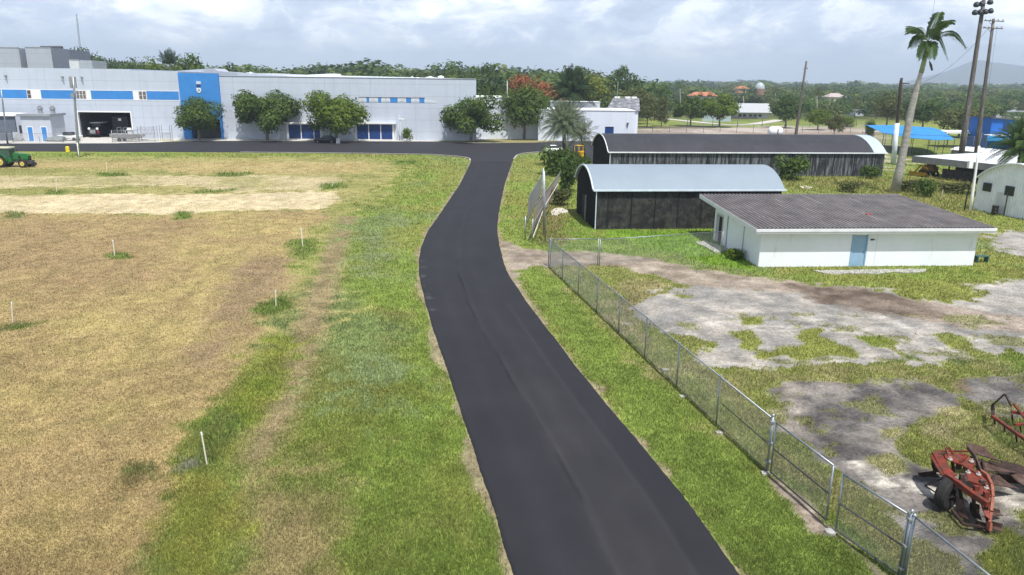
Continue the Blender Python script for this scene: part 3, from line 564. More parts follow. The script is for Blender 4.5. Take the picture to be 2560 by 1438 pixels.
# ------------------------------------------------------------------ blocks behind
def blockbld(name,label,pix,Y,dep,m,side=None,extra=None):
    # pix: front faces [(px_left,px_right,py_top)]
    root=thing(name,label,'building',aty(pix[0][0],200,Y)*1.0); root.location.z=0
    for (a,b_,t0) in pix:
        A=L(root,aty(a,t0,Y)); B=L(root,aty(b_,t0,Y)); mb=MB(); mb.box(A.x,B.x,0,dep,-.1,A.z); part('wall',mb,m,root)
        mb=MB(); mb.box(A.x-.05,B.x+.05,-.08,.25,A.z,A.z+.18); part('parapet_cap',mb,greyroof,root)
    return root
r=blockbld('plant_building','tall windowless grey block rising behind the left end of the warehouse',[(-300,45,116),(62,126,119)],200,10,wallg2)
A=L(r,aty(41,116,199.9)); B=L(r,aty(66,120,199.9)); mb=MB(); A=L(r,aty(41,116,200)); B=L(r,aty(62,117,212)); 
mb.add([(A.x+.4,0.1,0),(B.x+.6,8,0),(B.x+.6,8,A.z),(A.x+.4,.1,A.z)],[(0,1,2,3)]); part('recess_wall',mb,mat('slate_grey_wall',(.20,.22,.27),.8),r,recalc=False)
A=L(r,aty(126,119,200)); B=L(r,aty(172,124,206)); mb=MB(); mb.add([(A.x,0,0),(B.x,6,0),(B.x,6,A.z-.3),(A.x,0,A.z)],[(0,1,2,3)]); mb.add([(B.x,6,0),(B.x,16,0),(B.x,16,A.z-.3),(B.x,6,A.z-.3)],[(0,1,2,3)]); part('side_wall',mb,mat('blue_grey_cladding',(.205,.225,.29),.8,var=.08),r,recalc=False)
for x in (112,130,146):
    p=L(r,aty(x,118,206)); mb=MB(); mb.lathe([(1.1,p.z-.5),(1.1,p.z+.2),(.9,p.z+.25),(.01,p.z+.27)],(p.x,p.y,0),n=14); part('roof_fan',mb,darkst,r)
r=blockbld('rooftop_annexe','low grey annexe block between the tall block and the hill trees',[(172,196,150)],190,8,mat('annexe_pale',(.62,.64,.67),.8))
A=L(r,aty(196,150,190)); B=L(r,aty(260,153,196)); mb=MB(); mb.box(A.x,B.x,.3,7,0,A.z-.1); part('side_wall',mb,wallg2,r)
# radio mast
mst=thing('radio_mast','slender lattice radio mast rising behind the left roof','mast'); a=aty(205,165,230); b_=aty(191,35,230); d_=(b_-a); a=a-d_*.35; mb=MB(); 
for ox,oy in ((-.28,0),(.28,0),(0,.4)): mb.tube([a+Vector((ox,oy,0)),b_+Vector((ox*.5,oy*.5,0))],.05,5)
part('mast_leg',mb,galv,mst); mb=MB(); n=46
for k in range(n):
    q0=a+(b_-a)*k/n; q1=a+(b_-a)*(k+1)/n; s=1-.5*k/n; mb.tube([q0+Vector((-.28*s,0,0)),q1+Vector((.28*s,0,0))],.03,4); mb.tube([q0+Vector((.28*s,0,0)),q1+Vector((0,.4*s,0))],.03,4)
part('lattice',mb,galv,mst)
# ------------------------------------------------------------------ annexe right of the warehouse
AP=at(1345,352); AU=Vector((.998,.02,0)).normalized()
an=thing('annexe','low whitewashed annexe with one navy door right of the warehouse','building',AP,math.atan2(AU.y,AU.x))
def af(px,py): return hit(px,py,AP,AU)
z=af(1500,277)[1]; s1=af(1586,300)[0]; s0=0
mb=MB(); ds0,ds1=af(1512,330)[0],af(1534,330)[0]; dzt=af(1520,317)[1]; wallholes(mb,s0,s1,0,z,[(ds0,ds1,0,dzt)],rev=.2); mb.add([(s1,0,0),(s1,14,0),(s1,14,z),(s1,0,z)],[(0,1,2,3)]); mb.add([(s0,0,z),(s1,0,z),(s1,14,z),(s0,14,z)],[(0,1,2,3)]); mb.add([(0,0,0),(0,14,0),(0,14,z),(0,0,z)],[(0,1,2,3)]); part('wall',mb,wallw,an,recalc=False)
mb=MB(); mb.box(ds0,ds1,.15,.2,0,dzt); part('door',mb,navy,an)
mb=MB(); mb.box(s0-.1,s1+.15,-.12,14,z+.003,z+.16); part('coping',mb,whitep,an)
s,zz=af(1569,311); mb=MB(); mb.box(s-.2,s+.2,-.35,0,zz,zz+.35); mb.tube([(s,-.25,zz),(s,-.25,zz-.5)],.08,6); part('wall_lamp',mb,darkst,an)
rc=thing('link_block','recessed white link block between the warehouse and the annexe','building',WP,math.atan2(WU.y,WU.x)); zr=hit(1250,245,WP+Vector((0,7,0)),WU)[1]
mb=MB(); mb.box(0.02,hit(1352,300,WP+Vector((0,6,0)),WU)[0],6,30,0,zr); part('wall',mb,wallw,rc)
mb=MB(); mb.box(0.02,hit(1352,300,WP+Vector((0,6,0)),WU)[0]+.1,5.9,30,zr+.003,zr+.14); part('coping',mb,whitep,rc)
# second pale block behind and the grey mono-pitch roof shed
P=aty(1378,255,186); rb=thing('rear_block','white parapet block partly hidden behind the feathery dark palm','building',(P.x,186,0)); B=L(rb,aty(1500,262,186)); mb=MB(); mb.box(0,B.x,0,6,0,P.z); part('wall',mb,wallw,rb)
mb=MB(); mb.box(-.1,B.x+.1,-.1,6,P.z+.002,P.z+.15); part('coping',mb,whitep,rb)
P=at(1500,300); P.y=178; sh=thing('slate_roof_shed','stained dark slate roofed shed behind the annexe','building',(P.x*1.0,178,0))
Q=[aty(1515,274,178),aty(1600,277,178),aty(1598,246,186),aty(1533,245,186)]
P0=sh.location; mb=MB(); mb.plate([q-P0 for q in Q],.2); part('roof',mb,mat('stained_slate',(.17,.175,.19),.9,var=.5,vs=.8,streak=((.8,.8,.8),(.38,.38,.40),.52,.7)),sh)
mb=MB(); a=Q[0]-P0; b_=Q[1]-P0; mb.box(a.x+.3,b_.x-.3,.4,8,0,a.z-.25); part('wall',mb,wallw,sh)
mb=MB(); a=Q[3]-P0; b_=Q[2]-P0
for k in (0.05,.45,.7): mb.box(a.x+(b_.x-a.x)*k,a.x+(b_.x-a.x)*(k+.2),7.4,8.6,a.z-.1,a.z+.35)
part('roof_vent',mb,whitep,sh); 
# flagpole like posts
def pole(name,label,cat,top,bot,Y,r0_,r1_,m,group=None,ext=True,n=10):
    a=aty(*bot,Y); b_=aty(*top,Y); d=(b_-a)
    if ext: a=a-d*(a.z/d.z)
    root=thing(name,label,cat,a,0,group); mb=MB(); q=b_-a; mb.tube([Vector((0,0,-.2)),q*.25,q*.5,q*.75,q],[r0_,r0_*.94+r1_*.06,(r0_+r1_)/2,r0_*.25+r1_*.75,r1_],n); part('shaft' if cat!='pole' else 'pole',mb,m,root,smooth=True); return root,a,b_
pole('flagpole','thin white pole rising in front of the orange flowering tree','pole',(1268,202),(1269,345),172,.09,.05,whitep)
pole('antenna_post','thin grey antenna post above the slate roofed shed','pole',(1545,205),(1543,246),182,.07,.04,galv2)
# ------------------------------------------------------------------ utility shed with two blue doors
SP0=at(66,355); SU=Vector((.995,.1,0)).normalized(); SP0=at(60,354)
us=thing('utility_shed','small grey utility shed with two blue doors and two roof stacks','shed',SP0,math.atan2(SU.y,SU.x))
def sf(px,py): return hit(px,py,SP0,SU)
w1=sf(133,350)[0]; zt=sf(100,291)[1]
mb=MB(); mb.box(0,w1,0,5.5,0,zt); part('wall',mb,mat('shed_grey_wall',(.50,.53,.59),.8,var=.06),us,label='pale rendered walls')
mb=MB(); mb.box(-.5,w1+.25,-.35,6,zt+.003,zt+.45); part('roof',mb,greyroof,us)
for a_,b2 in ((68.5,82),(103,117)):
    c=sf(a_+2,330)[0]; d=sf(b2,330)[0]; t_=sf(a_,318)[1]; mb=MB(); mb.box(c-.12,d+.12,-.04,.02,0,t_+.15); f=part('door_frame',mb,whitep,us); mb=MB(); mb.box(c,d,-.075,-.042,.1,t_); part('door',mb,blue,us)
for p in (84,116):
    s=sf(p,280)[0]; mb=MB(); mb.lathe([(.42,zt+.45),(.40,zt+1.2),(.52,zt+1.25),(.50,zt+1.6),(.3,zt+1.65),(.3,zt+1.9),(.01,zt+1.92)],(s,2.5,0),n=14); part('exhaust_stack',mb,galv2,us,smooth=False)
# open shed at the left edge
OP=at(-40,352); os_=thing('open_shed','dark grey lean-to shed with white roof at the far left','shed',OP,.05)
def of(px,py): return hit(px,py,OP,Vector((math.cos(.05),math.sin(.05),0)))
w1=of(43,340)[0]; zt=of(38,289)[1]; mb=MB(); mb.box(-20,w1,0,.3,1.7,zt); mb.box(-20,w1-1,0,.28,0,1.695); part('wall',mb,mat('slate_wall',(.12,.14,.18),.8,var=.15),os_)
mb=MB(); mb.add([(-20,-.8,zt+.1),(w1+.2,-.3,zt+.02),(w1+.2,5,zt+.3),(-20,5,zt+.5),(-20,-.8,zt-.1),(w1+.2,-.3,zt-.12),(w1+.2,5,zt+.1),(-20,5,zt+.3)],[(0,1,2,3),(7,6,5,4),(0,4,5,1),(1,5,6,2),(2,6,7,3),(3,7,4,0)]); part('roof',mb,whitep,os_)
mb=MB(); mb.box(w1,w1+1.6,1.0,3.5,0,2.9); part('side_store',mb,mat('dark_store',(.05,.055,.07),.8),os_)
# poles on the left
r_,a,b_=pole('communications_pole','grey communications pole with antenna panels in front of the striped wall','pole',(183,193),(196,381),118,.20,.14,galv)
mb=MB()
for dx,dy in ((-.6,0),(0,-.4),(.6,0)):
    q=aty(182,205,118)-a; mb.box(q.x+dx*.7-.08,q.x+dx*.7+.08,q.y+dy-.08,q.y+dy+.08,q.z-.9,q.z+.8)
    mb.tube([q+Vector((dx,dy,-.6)),q+Vector((0,0,-.9))],.03,5)
part('antenna_panel',mb,galv2,r_); mb=MB(); q=aty(184,238,118)-a; mb.box(q.x-.25,q.x+.25,-.35,-.1,q.z-.4,q.z+.3); part('equipment_box',mb,galv2,r_)
pole('lamp_pole','plain grey pole at the left edge before the striped wall','pole',(3,225),(12,300),140,.16,.12,galv)
pole('fence_corner_post','short white post beside the yellow drum at the field edge','post',(193,357),(196,381),117.5,.09,.09,whitep)
# ------------------------------------------------------------------ chain link fences
def chain(root,P,h,posts,mesh=True,pr=.031,rail=True,pitch=.065,wr=.0034,midrail=False,mw=None,mname='mesh_panel',z0=.05,railm=None,postm=None,bot=False):
    # P: list of Vector ground points (world), posts: indices list or spacing
    P=[Vector((p.x,p.y,0)) for p in P]
    for a,b in zip(P,P[1:]):
        d=b-a; ln=d.length; d=d/ln; A=L(root,a); B=L(root,b); dl=(B-A).normalized()
        n=max(1,round(ln/posts))
        if rail:
            mb=MB(); mb.tube([A+Vector((0,0,h)),B+Vector((0,0,h))],.028,6); part('top_rail',mb,railm or galv,root,smooth=True)
        if midrail:
            mb=MB(); mb.tube([A+Vector((0,0,h*.5)),B+Vector((0,0,h*.5))],.022,6); part('mid_rail',mb,darkst,root)
        if bot:
            mb=MB(); mb.tube([A+Vector((0,0,z0+.03)),B+Vector((0,0,z0+.03))],.022,6); part('bottom_rail',mb,darkst,root)
        for k in range(n+1):
            if k==n and b is not P[-1]: continue
            q=A+(B-A)*k/n; mb=MB(); mb.tube([q+Vector((0,0,-.1)),q+Vector((0,0,h+.03))],pr,8); mb.lathe([(pr*1.25,h+.03),(pr*1.2,h+.06),(.005,h+.09)],q,n=8); part('post',mb,postm or galv,root,smooth=True)
        if mesh:
            mb=MB(); hh=h-z0; k=-hh
            while k<ln:
                for sgn in (1,-1):
                    x0,x1=k,k+hh; za,zb=(z0,h) if sgn>0 else (h,z0)
                    if x0<0: za+=(0-x0)*sgn; x0=0
                    if x1>ln: zb-=(x1-ln)*sgn; x1=ln
                    if x1-x0>.02:
                        p=A+dl*x0+Vector((0,0,za)); q=A+dl*x1+Vector((0,0,zb)); nrm=Vector((-dl.y,dl.x,0))*wr; up=Vector((0,0,wr*1.3))
                        mb.add([p-up,p+nrm,p+up,p-nrm,q-up,q+nrm,q+up,q-nrm],[(0,1,5,4),(1,2,6,5),(2,3,7,6),(3,0,4,7)])
                k+=pitch*1.4142
            part(mname,mb,mw or galv2,root,recalc=False)
fp=[(1371,665),(1440,720),(1480,770),(1523,810),(1571,860),(1637,917),(1708,991),(1805,1080),(1917,1180)]
A=at(1371,665); B=at(1917,1180); 
fz=thing('chain_link_fence','galvanised chain link fence running beside the asphalt drive','fence',A)
chain(fz,[A,B],1.87,3.35)
mb=MB(); 
for x,y in ((1708,991),(1800,1082),(1915,1183),(1371,667),(1665,925)):
    q=L(fz,at(x,y)); mb.box(q.x-.15,q.x+.10,q.y-.11,q.y+.09,-.06,.035)
part('footing',mb,concd,fz)
mb=MB(); dv=(B-A); q0=B-dv*.115; mb.tube([L(fz,q0)+Vector((0,0,.95)),L(fz,B)+Vector((0,0,.95))],.02,6); part('brace_rail',mb,darkst,fz)
mb=MB(); mb.tube([L(fz,A)+Vector((0,0,.04)),L(fz,B)+Vector((0,0,.04))],.018,5); part('tension_wire',mb,darkst,fz)
def gate(a,b,label):
    g=thing('gate_leaf',label,'gate',a,0,'leaves of the chain link double gate'); d=(b-a).normalized(); a2=a+d*.08; b2=b-d*.08; h=1.85
    A=L(g,a2); B=L(g,b2); mb=MB()
    for q in (A,B): mb.tube([q+Vector((0,0,.12)),q+Vector((0,0,h))],.03,8)
    mb.tube([A+Vector((0,0,h)),B+Vector((0,0,h))],.03,8); part('frame',mb,galv,g,smooth=True)
    mb=MB(); mb.tube([A+Vector((0,0,.95)),B+Vector((0,0,.95))],.022,6); mb.tube([A+Vector((0,0,.13)),B+Vector((0,0,.13))],.025,6); part('cross_rail',mb,darkst,g)
    mb=MB(); ln=(B-A).length; dl=(B-A)/ln; hh=h-.12; k=-hh
    while k<ln:
        for sgn in (1,-1):
            x0,x1=k,k+hh; za,zb=(.12,h) if sgn>0 else (h,.12)
            if x0<0: za+=(0-x0)*sgn; x0=0
            if x1>ln: zb-=(x1-ln)*sgn; x1=ln
            if x1-x0>.02:
                p=A+dl*x0+Vector((0,0,za)); q=A+dl*x1+Vector((0,0,zb)); nn=Vector((-dl.y,dl.x,0))*.0034; up=Vector((0,0,.0045))
                mb.add([p-up,p+nn,p+up,p-nn,q-up,q+nn,q+up,q-nn],[(0,1,5,4),(1,2,6,5),(2,3,7,6),(3,0,4,7)])
        k+=.092
    part('mesh_panel',mb,galv2,g,recalc=False); return g
G0=at(1922,1186); G1=at(2068,1314); G2=at(2082,1330); G3=at(2250,1438+14); G4=at(2500,1680)
gate(G0,G1,'farther gate leaf, ending at the pair of uprights with a white block'); gate(G2,G3,'nearer gate leaf of the double gate, at the lower right')
f2=thing('fence_end_section','short chain link fence section leaving the bottom right corner','fence',G3+Vector((.05,-.05,0)))
chain(f2,[G3+Vector((.05,-.05,0)),G4],1.87,3.3,pr=.05)
for p,lb in ((B,'twin bracket gate post at the far end of the double gate'),(G3,'thick bracketed gate post near the bottom right corner')):
    g=thing('gate_post',lb,'post',p); mb=MB(); mb.tube([(0,0,-.1),(0,0,1.98)],.042,10); mb.lathe([(.06,1.98),(.05,2.03),(.01,2.05)],n=10); part('pole',mb,galv,g,smooth=True)
    mb=MB()
    for z in (.35,1.0,1.75): mb.box(-.08,.08,-.08,.08,z,z+.05)
    part('hinge_bracket',mb,galv2,g)
mb=MB(); mb.lathe([(.16,-.05),(.15,.05),(.08,.08),(.005,.09)],n=9); o=part('gate_stop',mb,concd); o.location=at(2076,1331); tag(o,'white concrete stop block where the two gate leaves meet','block')
# return fence and back fence with rail
R0=at(1371,665); R1=at(1494,663)
f3=thing('return_fence','two-post chain link return panel at the far end of the drive fence','fence',R0)
chain(f3,[R0+Vector((.12,.02,0)),R1],1.85,3.4)
f4=thing('yard_fence','long chain link panel behind the driveway reaching the white block house','fence',R1)
R2=aty(1742,606,49.5); R2=Vector((15.3,53.0,0)); A_=L(f4,R1+Vector((.12,0,0))); B_=L(f4,R2)
chain(f4,[R1+Vector((.12,.02,0)),R2],1.78,9.5,pitch=.09,wr=.0035)
# leaning old gate and its posts
lg=thing('leaning_gate','old chain link gate leaning between posts on the grass beside the drive','gate',at(1322,605))
def LG(px,py,z): return at(px,py,z)-lg.location
mb=MB(); T0=at(1322,604)-lg.location
mb.tube([LG(1313,600,0),LG(1313,600,0)+Vector((0,0,1.9))],.05,8); mb.tube([LG(1331,607,0),LG(1331,607,0)+Vector((0,0,1.9))],.04,8); part('post',mb,galv,lg,smooth=True)
Pn0=at(1322,592); Pf=at(1385,505)
def lean(a,b,h0,h1,off,m,nm,pitch=.12):
    mb=MB(); n=int((b-a).length/pitch)
    for k in range(n+1):
        t=k/n; p=a+(b-a)*t-lg.location; mb.tube([p+Vector((0,0,h0)),p+Vector((off,0,h1))],.012,4)
    for hz_ in (0,.25,.5,.75,1):
        p=a-lg.location; q=b-lg.location; mb.tube([p+Vector((off*hz_,0,h0+(h1-h0)*hz_)),q+Vector((off*hz_,0,h0+(h1-h0)*hz_))],.022 if hz_ in (0,1) else .01,5)
    part(nm,mb,m,lg)
rg=mat('rusty_mesh',(.36,.33,.30),.8,.3,var=.3,vs=4)
lean(at(1320,602),at(1350,545),.15,1.6,.5,rg,'mesh_panel'); lean(at(1330,575),at(1392,480),.1,2.3,.35,rg,'mesh_panel'); lean(at(1318,560),at(1352,490),.3,2.4,.1,galv2,'mesh_panel')
mb=MB(); mb.tube([LG(1330,600,.2),LG(1345,560,1.2),LG(1362,515,1.6),LG(1395,460,1.9)],.04,6); part('bent_rail',mb,mat('bleached_pipe',(.55,.5,.42),.8),lg)
for (b1,t1,lb) in (((1363,603),(1361,428),'front tall galvanised post of a close pair beside the leaning gate'),((1359,585),(1358,420),'rear tall galvanised post of a close pair beside the leaning gate')):
    p=at(*b1); q=aty(*t1,p.y); g=thing('tall_post',lb,'post',p); mb=MB(); mb.tube([(0,0,-.1),(q.x-p.x,0,q.z)],.055,8); part('pole',mb,galv,g,smooth=True)
    mb=MB(); mb.box(-.08,.08,-.08,.08,q.z*.5,q.z*.5+.06); part('clamp',mb,galv2,g)
# ------------------------------------------------------------------ white block house
HW=Vector((16.9,49.47,0)); HU=Vector((15.51,1.25,0)).normalized(); hrz=math.atan2(HU.y,HU.x)
hs_=thing('block_house','low white block house with corrugated grey roof and pale blue door','house',HW,hrz)
def hf(px,py): return hit(px,py,HW,HU)
wlw=15.56; dep=9.15
ww=mat('white_house_wall',(.80,.82,.85),.85,var=.03,vs=.8,streak=((1.5,1.5,.25),(.60,.58,.52),.60,.82),bump=.15,bs=8)
def zr_(y): return 2.62+(y+.6)*(.56/12.0)
mb=MB(); dsa,dsb=hf(2129,620)[0],hf(2166,620)[0]
wallholes(mb,0,wlw,0,zr_(0),[(dsa,dsb,0,2.2)],rev=.10)
# gable wall left with door opening: built as strips following the roof line
def gstrip(y0,y1,z0): mb.add([(0,y0,z0),(0,y1,z0),(0,y1,zr_(y1)),(0,y0,zr_(y0))],[(0,1,2,3)])
gstrip(0,7.3,0); gstrip(7.3,8.5,2.15); gstrip(8.5,dep,0)
mb.add([(0,7.3,0),(.15,7.3,0),(.15,7.3,2.15),(0,7.3,2.15)],[(0,1,2,3)]); mb.add([(0,8.5,0),(.15,8.5,0),(.15,8.5,2.15),(0,8.5,2.15)],[(0,1,2,3)])
mb.add([(wlw,0,0),(wlw,dep,0),(wlw,dep,zr_(dep)),(wlw,0,zr_(0))],[(0,1,2,3)]); mb.add([(0,dep,0),(wlw,dep,0),(wlw,dep,zr_(dep)),(0,dep,zr_(dep))],[(0,1,2,3)])
part('wall',mb,ww,hs_,recalc=False)
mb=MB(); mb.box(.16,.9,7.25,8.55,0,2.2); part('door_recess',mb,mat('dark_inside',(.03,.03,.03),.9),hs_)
mb=MB(); mb.box(-.06,.02,7.15,7.28,0,2.3); mb.box(-.06,.02,8.52,8.65,0,2.3); mb.box(-.06,.02,7.28,8.52,2.17,2.3); part('door_frame',mb,mat('dirty_frame',(.5,.49,.47),.8),hs_)
bd=mat('pale_blue_door_paint',(.27,.42,.56),.5,var=.08,vs=1.5)
mb=MB(); mb.box(dsa+.04,dsb-.04,.04,.09,.02,2.17); do=part('door',mb,bd,hs_); mb=MB(); mb.lathe([(.005,0),(.04,-.01),(.04,-.05),(.005,-.06)],(dsb-.14,.04,1.0),'y',n=10); part('handle',mb,darkst,do)
mb=MB(); mb.box(dsa-.05,dsa+.038,-.02,.05,0,2.25); mb.box(dsb-.038,dsb+.05,-.02,.05,0,2.25); part('door_frame',mb,bd,hs_)
# corrugated roof
RX0,RX1,RY0,RY1=-.62,wlw+.70,-.62,11.4
pitch=.30; nxr=int((RX1-RX0)/pitch*6); V=[];Fc=[]
for j in range(2):
    for i_ in range(nxr+1):
        x=RX0+(RX1-RX0)*i_/nxr; y=RY0 if j==0 else RY1; V.append((x,y,zr_(y)+.20+.045*math.sin(2*math.pi*x/pitch)))
for i_ in range(nxr): Fc.append((i_,i_+1,nxr+1+i_+1,nxr+1+i_))
rfm=mat('weathered_fibre_cement',(.112,.103,.103),.9,var=.28,vs=.7,bump=.35,bs=9,streak=((3.2,.16,1),(.25,.235,.235),.56,.76)); 
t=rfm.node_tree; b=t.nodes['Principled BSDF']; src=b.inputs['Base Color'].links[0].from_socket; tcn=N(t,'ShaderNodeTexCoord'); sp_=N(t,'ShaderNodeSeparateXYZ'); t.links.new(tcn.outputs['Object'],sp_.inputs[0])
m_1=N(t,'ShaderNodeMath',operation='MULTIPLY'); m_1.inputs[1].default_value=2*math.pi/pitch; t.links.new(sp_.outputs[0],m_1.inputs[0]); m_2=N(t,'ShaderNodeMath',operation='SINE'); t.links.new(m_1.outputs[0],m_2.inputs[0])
rm_=ramp(t,m_2.outputs[0],[(0.0,(.28,.27,.26)),(.45,(.85,.85,.85)),(1,(1.75,1.72,1.70))]); mp_=N(t,'ShaderNodeMapRange'); mp_.inputs[1].default_value=-1; t.links.new(m_2.outputs[0],mp_.inputs[0]); t.links.new(mp_.outputs[0],rm_.inputs[0])  # dark valleys, pale crests: rib shading put into the colour, along with grime
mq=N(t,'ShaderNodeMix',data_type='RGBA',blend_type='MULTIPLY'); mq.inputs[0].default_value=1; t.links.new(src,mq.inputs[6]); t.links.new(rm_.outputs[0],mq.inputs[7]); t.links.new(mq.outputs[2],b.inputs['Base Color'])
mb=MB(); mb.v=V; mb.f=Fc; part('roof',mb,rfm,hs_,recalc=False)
fas=mat('fascia_white',(.70,.71,.72),.6,var=.08,vs=2)
mb=MB(); zf=zr_(RY0)
mb.box(RX0-.03,RX1+.03,RY0-.05,RY0,zf-.16,zf+.155); mb.box(RX0-.06,RX1+.06,RY0-.11,RY0-.052,zf-.02,zf+.18)
part('fascia',mb,fas,hs_)
mb=MB()
for x0,x1 in ((RX0-.03,RX0+.02),(RX1-.02,RX1+.03)):
    mb.add([(x0,RY0+.003,zf-.14),(x1,RY0+.003,zf-.14),(x1,RY1,zr_(RY1)-.12),(x0,RY1,zr_(RY1)-.12),(x0,RY0+.003,zf+.17),(x1,RY0+.003,zf+.17),(x1,RY1,zr_(RY1)+.17),(x0,RY1,zr_(RY1)+.17)],[(0,3,2,1),(4,5,6,7),(0,1,5,4),(1,2,6,5),(2,3,7,6),(3,0,4,7)])
part('rake_board',mb,fas,hs_)
mb=MB(); mb.add([(RX0,RY0,zf-.1),(RX1,RY0,zf-.1),(RX1,RY1,zr_(RY1)-.1),(RX0,RY1,zr_(RY1)-.1)],[(3,2,1,0)]); part('soffit',mb,mat('soffit_grey',(.5,.5,.49),.9),hs_,recalc=False)
mb=MB(); mb.tube([(-.06,2.9,0),(-.06,2.9,2.4),(-.1,3.4,2.75),(-.1,6.6,2.9),(-.05,7.0,3.0)],.025,6); mb.tube([(-.08,4.3,2.62),(-.45,4.1,2.55)],.02,5); mb.tube([(-.05,6.2,.05),(-.05,6.2,2.9)],.03,6); part('conduit',mb,galv2,hs_)
mb=MB(); s,z=hf(2180,599); mb.box(s-.1,s+.1,-.08,0,z-.05,z+.05); mb.box(s+.12,s+.2,-.05,0,z-.02,z+.03); part('wall_lamp',mb,darkst,hs_)
mb=MB(); s,z=hf(2190,620); mb.box(s-.012,s+.012,-.015,.0,0.1,2.4); part('cable',mb,mat('cable_white',(.62,.62,.6),.8),hs_)
mb=MB(); q=L(hs_,aty(2172,537,50+1.6)); q=L(hs_,at(2172,537,3.0)); mb.add([(q.x-.25,q.y-.2,zr_(q.y)+.235),(q.x+.3,q.y-.1,zr_(q.y)+.235),(q.x+.25,q.y+.25,zr_(q.y)+.25),(q.x-.2,q.y+.2,zr_(q.y)+.25)],[(0,1,2,3)]); mb.v=mb.v; part('patch',mb,mat('red_patch',(.33,.06,.05),.8,var=.4,vs=8),hs_,label='small red patch on the roof',recalc=False)
# concrete pads by the house
def flat(name,label,cat,pix,h,m):
    P=[at(x,y) for x,y in pix]; c=sum(P,Vector())/len(P); n=len(P); Pn=[]
    for a,b in zip(P,P[1:]+P[:1]):
        k=max(1,int((b-a).length/.5))
        for q in range(k):
            p=a+(b-a)*q/k; Pn.append(p+Vector((random.uniform(-.09,.09),random.uniform(-.12,.12),0)))
    n=len(Pn); mb=MB(); mb.add([(p.x-c.x,p.y-c.y,h) for p in Pn]+[(p.x-c.x,p.y-c.y,-.08) for p in Pn],[tuple(range(n))]+[(k,(k+1)%n,(k+1)%n+n,k+n) for k in range(n)])
    o=part(name,mb,m); o.location=c; tag(o,label,cat); return o
flat('concrete_slab','narrow cracked concrete slab in the grass before the house front','slab',[(2030,677),(2100,676),(2225,674),(2315,673),(2310,681),(2240,682),(2180,685),(2060,685)],.04,concd)
flat('doorstep','concrete step outside the open side door of the white house','slab',[(1738,606),(1765,603),(1830,626),(1790,632)],.05,concd)
flat('rubble_patch','pale broken concrete patch in the grass left of the dark hut','rubble',[(1376,530),(1385,522),(1405,521),(1420,526),(1416,533),(1400,534),(1395,539),(1378,538)],.05,mat('pale_rubble',(.60,.56,.48),.9,var=.2,vs=3))
flat('sand_patch','small pale sand patch on the grass beside the far long hut','sand',[(1998,467),(2010,464),(2030,467),(2030,471),(2008,472)],.05,mat('pale_sand',(.66,.58,.46),.9))
# bench by the right gable
bp0=at(2452,655); bn=thing('bench','small green slatted bench by the right gable of the white house','bench',bp0,hrz); gm_=mat('green_bench_paint',(.05,.13,.12),.6)
mb=MB()
for k in range(3): mb.box(-.45,.45,-.22+.16*k,-.1+.16*k,.42,.46)
part('seat',mb,gm_,bn)
for x in (-.38,.38):
    mb=MB(); mb.box(x-.03,x+.03,-.2,.2,-.05,.42); part('leg',mb,gm_,bn)
# ------------------------------------------------------------------ arched huts
def hut(name,label,P,u,ln,wd,ez,rise,walls,endm,roofm,trim,parts=None,ov=.25,roofseg=None,cap=None):
    rt=thing(name,label,'hut',P,math.atan2(u.y,u.x)); ns=22
    def arch(y,dz=0): 
        t=(y/wd)*2-1; Rr=((wd/2)**2+rise**2)/(2*rise); return ez+dz+math.sqrt(max(0,Rr*Rr-(t*wd/2)**2))-(Rr-rise)
    for nm,y,m in (('wall',0,walls),('wall',wd,walls)):
        mb=MB(); n=int(ln/.14); V=[]; 
        for i_ in range(n+1):
            x=ln*i_/n; yy=y+(-.008 if i_%2 else .008)
            V+= [(x,yy,-.1),(x,yy,ez)]
        mb.v=V; mb.f=[(2*i_,2*i_+2,2*i_+3,2*i_+1) for i_ in range(n)]; part(nm,mb,m,rt,recalc=False)
    for x,lab in ((0,'end wall nearest the drive'),(ln,None)):
        mb=MB(); n=int(wd/.14)
        for i_ in range(n):
            a=wd*i_/n; b_=wd*(i_+1)/n; xa=x+(.03 if i_%2 else -.03); xb=x+(-.03 if i_%2 else .03)
            mb.add([(xa,a,-.1),(xb,b_,-.1),(xb,b_,arch(b_)),(xa,a,arch(a))],[(0,1,2,3)])
        part('end_wall',mb,endm,rt,recalc=False)
    segs=roofseg or [(0,ln,roofm)]
    for k,(x0,x1,m) in enumerate(segs):
        xa=x0-ov if k==0 else x0; xb=x1+ov if k==len(segs)-1 else x1
        mb=MB(); V=[]; nn=30; e=.18
        for i_ in range(nn+1):
            y=-e+(wd+2*e)*i_/nn; t=min(max(y,0),wd); z=arch(t)+.05-(e*.35 if i_ in (0,nn) else 0)
            V+=[(xa,y,z),(xb,y,z),(xa,y,z-.05),(xb,y,z-.05)]
        F=[]
        for i_ in range(nn):
            o=4*i_; F+=[(o,o+1,o+5,o+4),(o+2,o+6,o+7,o+3),(o,o+4,o+6,o+2),(o+1,o+3,o+7,o+5)]
        mb.v=V; mb.f=F; o_=part('roof',mb,m,rt,smooth=False); 
    # trim along the eave and around the near arch
    if trim:
        mb=MB(); mb.box(-ov-.05,ln+ov+.02,-.30,-.19,ez-.08,ez+.07); part('gutter',mb,trim,rt)
        mb=MB(); pts=[]
        for i_ in range(31):
            y=-.18+(wd+.36)*i_/30; pts.append((-ov-.04,y,arch(min(max(y,0),wd))+.02))
        for a,b_ in zip(pts,pts[1:]): mb.bar(a,b_,.10,.13)
        part('arch_trim',mb,trim,rt)
        mb=MB(); mb.tube([(.0,-.09,0),(.0,-.09,ez)],.045,6); part('downpipe',mb,trim,rt)
    return rt,arch
